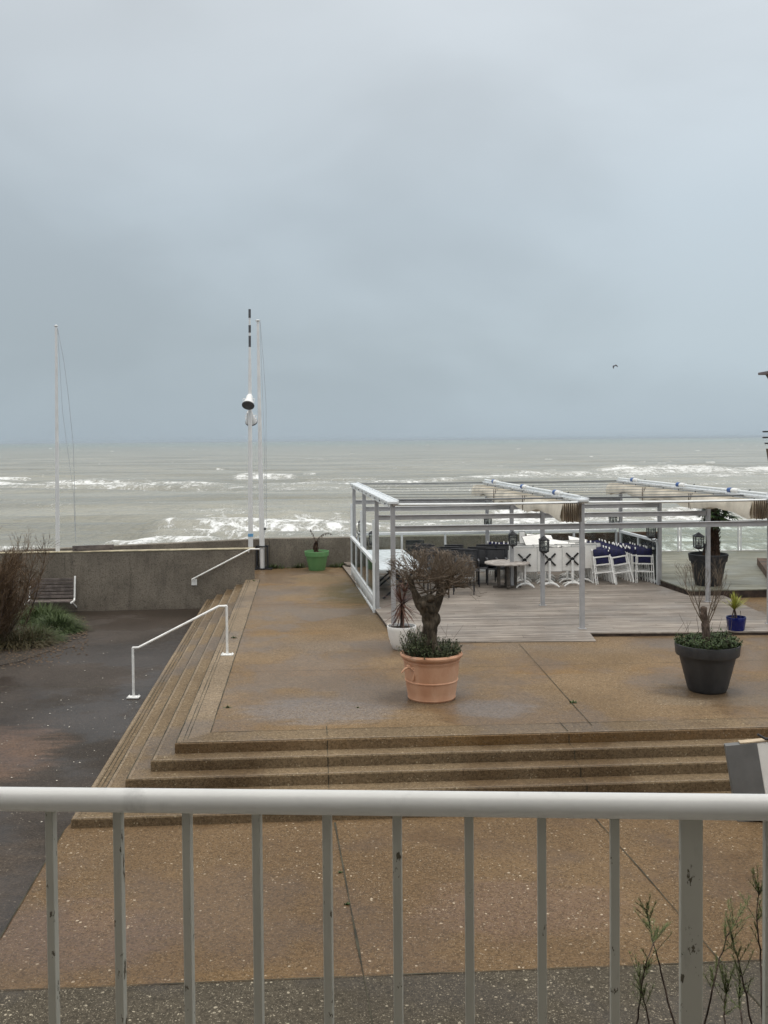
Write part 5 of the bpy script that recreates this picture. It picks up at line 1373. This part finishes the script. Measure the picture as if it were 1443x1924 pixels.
# dead litter round the bed, shells blown over the path, weeds along the sea wall
def litter(name, n, fn, size, mat, label, seed):
    rr_ = random.Random(seed); g = MB()
    for i in range(n):
        p = fn(rr_); a_ = rr_.uniform(0, 6.28); s = size * rr_.uniform(.5, 1.5); c_, s_ = math.cos(a_) * s, math.sin(a_) * s
        z = p.z + .008; k = rr_.uniform(.3, .9)
        g.add([(p.x - c_, p.y - s_, z), (p.x + s_ * k, p.y - c_ * k, z), (p.x + c_, p.y + s_, z), (p.x - s_ * k, p.y + c_ * k, z), (p.x, p.y, z + s * .5)], [(0, 1, 4), (1, 2, 4), (2, 3, 4), (3, 0, 4)])
    o = g.build(name, mat, None, 0); tag(o, kind='stuff', label=label)
def pshell(rr_):
    while True:
        px, py = rr_.uniform(-100, 330), rr_.uniform(1190, 1560)
        if rr_.random() > (1.0 if 1300 < py < 1440 and px > 120 else .3): continue
        p = at(px, py, -.68); p.z = zlow(p.y); bx = fa.x + (p.y - fa.y) * (at(376, 1141, -.75).x - fa.x) / (at(376, 1141, -.75).y - fa.y)
        if p.x < bx - .05: return p
litter('shell_debris', 110, pshell, .013, simple('pale_shell', (.62, .58, .50), .8, .2, 9), 'pale broken shells scattered over the dark path', 5)
def pleaf(rr_):
    px = rr_.uniform(-200, 165); py = rr_.gauss(1225, 16) - max(0, px - 60) * .35; p = at(px, py, zlow(22)); return p
litter('leaf_litter', 1500, pleaf, .03, leafmat('litter', (.05, .032, .018), (.15, .10, .06)), 'brown leaf litter along the edge of the shrub bed', 6)
def weeds(name, spots, mat, label, seed):
    rr_ = random.Random(seed); g = MB()
    for (p, rad, ht, n) in spots:
        for i in range(n):
            a_ = rr_.uniform(0, 6.28); r_ = rad * rr_.random(); q = p + Vector((r_ * math.cos(a_) * 2.2, r_ * math.sin(a_) * .5, 0))
            leaf(g, q, Vector((rr_.gauss(0, .5), rr_.gauss(0, .5), 1)), ht * rr_.uniform(.5, 1.3), .022, droop=.7, seg=3)
    o = g.build(name, mat, None, 0); tag(o, kind='stuff', label=label)
wy = lambda px, dy=.1: Vector((bear(px, 1000, SW0.y + (bear(px, 1000, 30).x - SW0.x) * .075 - dy).x, SW0.y + (bear(px, 1000, 30).x - SW0.x) * .075 - dy, 0))
weeds('weeds', [(wy(482), .10, .12, 60), (wy(511), .16, .16, 120), (wy(559), .10, .20, 60), (wy(628), .16, .10, 60), (wy(642), .18, .18, 100), (wy(530), .2, .05, 40), (at(1077, 1321), .03, .05, 24), (at(477, 1092), .02, .04, 16), (at(438, 1199), .03, .05, 24), (at(429, 1330), .02, .04, 14), (at(672, 1330), .01, .02, 6), (at(640, 1640, ZL), .01, .03, 10), (at(652, 1700, ZL), .012, .03, 12)], M['grass'], 'small green weeds in the joints and along the sea wall', 9)

# wispy seedlings outside the balcony
def wisp(d, lines, label, seed):
    rr_ = random.Random(seed); p = gx(lines[0][0][0], d, ZL); root = empty('tamarisk_seedling', p); st_ = MB(); lf = MB()
    for ln in lines:
        P3 = [bear(px, py, d + .12 * rr_.gauss(0, .5)) - p for (px, py) in ln]
        P3 = [Vector((P3[0].x * .5 + .02 * rr_.gauss(0, 1), P3[0].y, 0))] + P3
        pts = []
        for a, b in zip(P3[:-1], P3[1:]):
            for k in range(4): pts.append(a.lerp(b, k / 4) + Vector((rr_.gauss(0, .003), rr_.gauss(0, .003), 0)))
        pts.append(P3[-1]); n = len(pts)
        st_.tube(pts, [.0058 * (1 - .85 * k / n) + .0008 for k in range(n)], 6, cap=False)
        vis = n - 1 - 4 * (len(ln) - 1)
        for j in range(15):
            t = 1 - .75 * rr_.random() ** 1.6; f = vis + (n - 1 - vis) * t; k = min(n - 2, int(f)); b_ = pts[k].lerp(pts[k + 1], f - k)
            dd = (pts[k + 1] - pts[k]).normalized()
            nd = (dd * .9 + Vector((rr_.gauss(0, .42), rr_.gauss(0, .3), .1))).normalized(); e = b_ + nd * rr_.uniform(.05, .15)
            st_.tube([b_, e], [.0016, .0008], 3, cap=False)
            for m_ in range(46):
                c_ = b_.lerp(e, rr_.random()); leaf(lf, c_, nd + Vector((rr_.gauss(0, .5), rr_.gauss(0, .5), rr_.gauss(.1, .4))), rr_.uniform(.012, .034), .0022, droop=.1)
    st_.build('stems', M['stem'], root, 60); lf.build('foliage', M['feather'], root, 0)
    tag(root, label, 'sapling', 'wispy tamarisk seedlings below the balcony')
wisp(5.0, [[(1268, 1924), (1245, 1840), (1232, 1785), (1221, 1740), (1215, 1708)], [(1196, 1930), (1204, 1860), (1216, 1800), (1232, 1765)], [(1222, 1930), (1210, 1880), (1202, 1840)]], 'wispy green tamarisk seedling between the last bar and the railing post', 3)
wisp(4.8, [[(1325, 1924), (1337, 1860), (1352, 1800), (1372, 1748), (1388, 1722)], [(1412, 1924), (1398, 1850), (1382, 1790), (1376, 1760)], [(1362, 1930), (1360, 1890), (1368, 1850)], [(1395, 1930), (1388, 1880), (1392, 1830)]], 'wispy tamarisk seedling growing just past the railing post', 6)
wisp(4.6, [[(1432, 1924), (1428, 1800), (1421, 1740), (1426, 1672)], [(1446, 1924), (1440, 1800), (1436, 1700)]], 'tall wispy tamarisk seedling by the outermost railing bar', 8)

# ------------------------------------------------------------------ tipped cabinet, tower house, gull
cb = at(1398, 1545, ZL); root = empty('tipped_cabinet', (cb.x, cb.y + .0, ZL), rot=(R(-6), R(-8), R(-10)))
K = cb.y / FPX
w_, h_ = 58 * K, 144 * K
g = MB(); g.box((w_ * .3, .08, h_ / 2), (w_, .15, h_)); g.build('side_panel', M['slate'], root, 30, .006)
g = MB(); g.box((w_ * .8 + .32, .085, h_ / 2 + .03), (.64, .14, h_ - .06)); g.build('body', M['table_white'], root, 30, .006)
g = MB(); g.box((w_ * .8 + .3, .08, h_ + .012), (.62 + w_, .15, .016)); g.build('top_edge', M['beige'], root, 30, .003)
g = MB(); g.box((w_ * .8 + .3, -.015, .16), (.55, .03, .16)); g.build('wood_trim', M['beige'], root, 30, .003)
g = MB(); g.tube([(w_ * .8 + .02, 0, h_ + .10), (w_ * .8 + .10, 0, h_ + .04), (w_ * .8 + .4, 0, h_ + .02)], .016, 8); g.build('handle', M['darkmetal'], root)
tag(root, 'tipped white cabinet with a dark grey side panel on the front steps', 'cabinet')

TD = 27.0; YB = -3.4
root = empty('seafront_building', gx(1500, TD, 0)); og = root.location
xe = bear(1443, 800, TD).x
zr = bear(1443, 702, TD).z
x0 = bear(1424, 700, TD).x
g = MB(); g.add([(x0, TD + YB, zr - .04), (x0 + 9, TD + YB, zr - .04), (x0 + 9, TD, zr - .04), (x0, TD, zr - .04), (x0, TD + YB, zr + .03), (x0 + 9, TD + YB, zr + .03), (x0 + 9, TD, zr + .03), (x0, TD, zr + .03)], [(3, 2, 1, 0), (4, 5, 6, 7), (0, 1, 5, 4), (1, 2, 6, 5), (2, 3, 7, 6), (3, 0, 4, 7)])
rf = g.build('roof', M['mauve'], root, 30, .01, org=og)
xs_ = bear(1437, 705, TD).x; zs_ = bear(1443, 712, TD).z
g = MB(); g.add([(xs_, TD + YB + .05, zr - .045), (x0 + 9, TD + YB + .05, zr - .045), (x0 + 9, TD - .05, zr - .045), (xs_, TD - .05, zr - .045), (xs_ + .30, TD + YB + .1, zr - .55), (x0 + 9, TD + YB + .1, zr - .55), (x0 + 9, TD - .1, zr - .55), (xs_ + .30, TD - .1, zr - .55)], [(0, 1, 2, 3), (7, 6, 5, 4), (4, 5, 1, 0), (5, 6, 2, 1), (6, 7, 3, 2), (7, 4, 0, 3)])
g.build('soffit', M['mauve'], rf, 30, org=og)
for (px, py) in ((1433, 811), (1433, 822), (1437, 833)):
    p = bear(px, py, TD); g = MB(); g.tube([p, p + Vector((6, 0, 0))], .022, 8); g.build('balcony_bar', M['darkgrey'], root, 60, org=og)
p0, p1 = bear(1438.5, 843, TD), bear(1446, 890, TD)
g = MB(); g.add([(p0.x, TD + YB + .3, p0.z), (p0.x + 8, TD + YB + .3, p0.z), (p0.x + 8, TD - .02, p0.z), (p0.x, TD - .02, p0.z), (p1.x, TD + YB + .3, p1.z), (p0.x + 8, TD + YB + .3, p1.z), (p0.x + 8, TD - .02, p1.z), (p1.x, TD - .02, p1.z)], [(0, 1, 2, 3), (7, 6, 5, 4), (4, 5, 1, 0), (5, 6, 2, 1), (6, 7, 3, 2), (7, 4, 0, 3)])
g.build('balcony', M['rust'], root, 30, org=og)
xw = bear(1452, 900, TD).x
g = MB(); g.box((xw + .25 + 3.5, TD + YB / 2, (D2Z + zr - .5) / 2), (7, 2.6, zr - .5 - D2Z)); g.build('wall', M['plaster'], root, 0, org=og)
tag(root, 'dark roofed seafront building with a railed balcony, just inside the frame edge', 'building')

# gull
c = bear(1156, 688, 120); root = empty('gull', c); S_ = 120 / FPX
g = MB()
pts = [(-3.2, 4.0), (-3.6, -1.0), (-2.0, -1.2), (0, .6), (1.6, 1.4), (3.0, .4), (5.2, -2.2)]
pts = [(-2.9, -4.6), (-3.3, -1.5), (-3.0, .6), (-1.4, .4), (.4, 1.7), (2.0, 1.6), (4.0, .0), (5.4, -1.6)]
g.tube([Vector((x * S_, (abs(x) * .25) * S_, z * S_)) for x, z in pts], [.03, .09, .10, .07, .10, .085, .06, .015], 8)
for i, v in enumerate(g.v): g.v[i] = Vector((v.x, v.y * 1.6, v.z))
g.build('body', simple('gull_feathers', (.10, .10, .115), .7, .3, 3), root, 60)
tag(root, 'small dark gull gliding above the sea', 'bird')
#--PART3--
# ------------------------------------------------------------------ sea air
g = MB(); g.box((0, 15000, 3.5), (130000, 100000, 22))
hz = g.build('haze', None, None, 0); hm = bpy.data.materials.new('sea_air'); hm.use_nodes = True; t_ = hm.node_tree; t_.nodes.clear()
o_ = t_.nodes.new('ShaderNodeOutputMaterial'); v_ = t_.nodes.new('ShaderNodeVolumePrincipled'); v_.inputs['Color'].default_value = (.66, .75, .83, 1); v_.inputs['Density'].default_value = .00011
t_.links.new(v_.outputs[0], o_.inputs['Volume']); hz.data.materials.append(hm); hz.display_type = 'WIRE'; tag(hz, 'pale sea haze', kind='stuff')
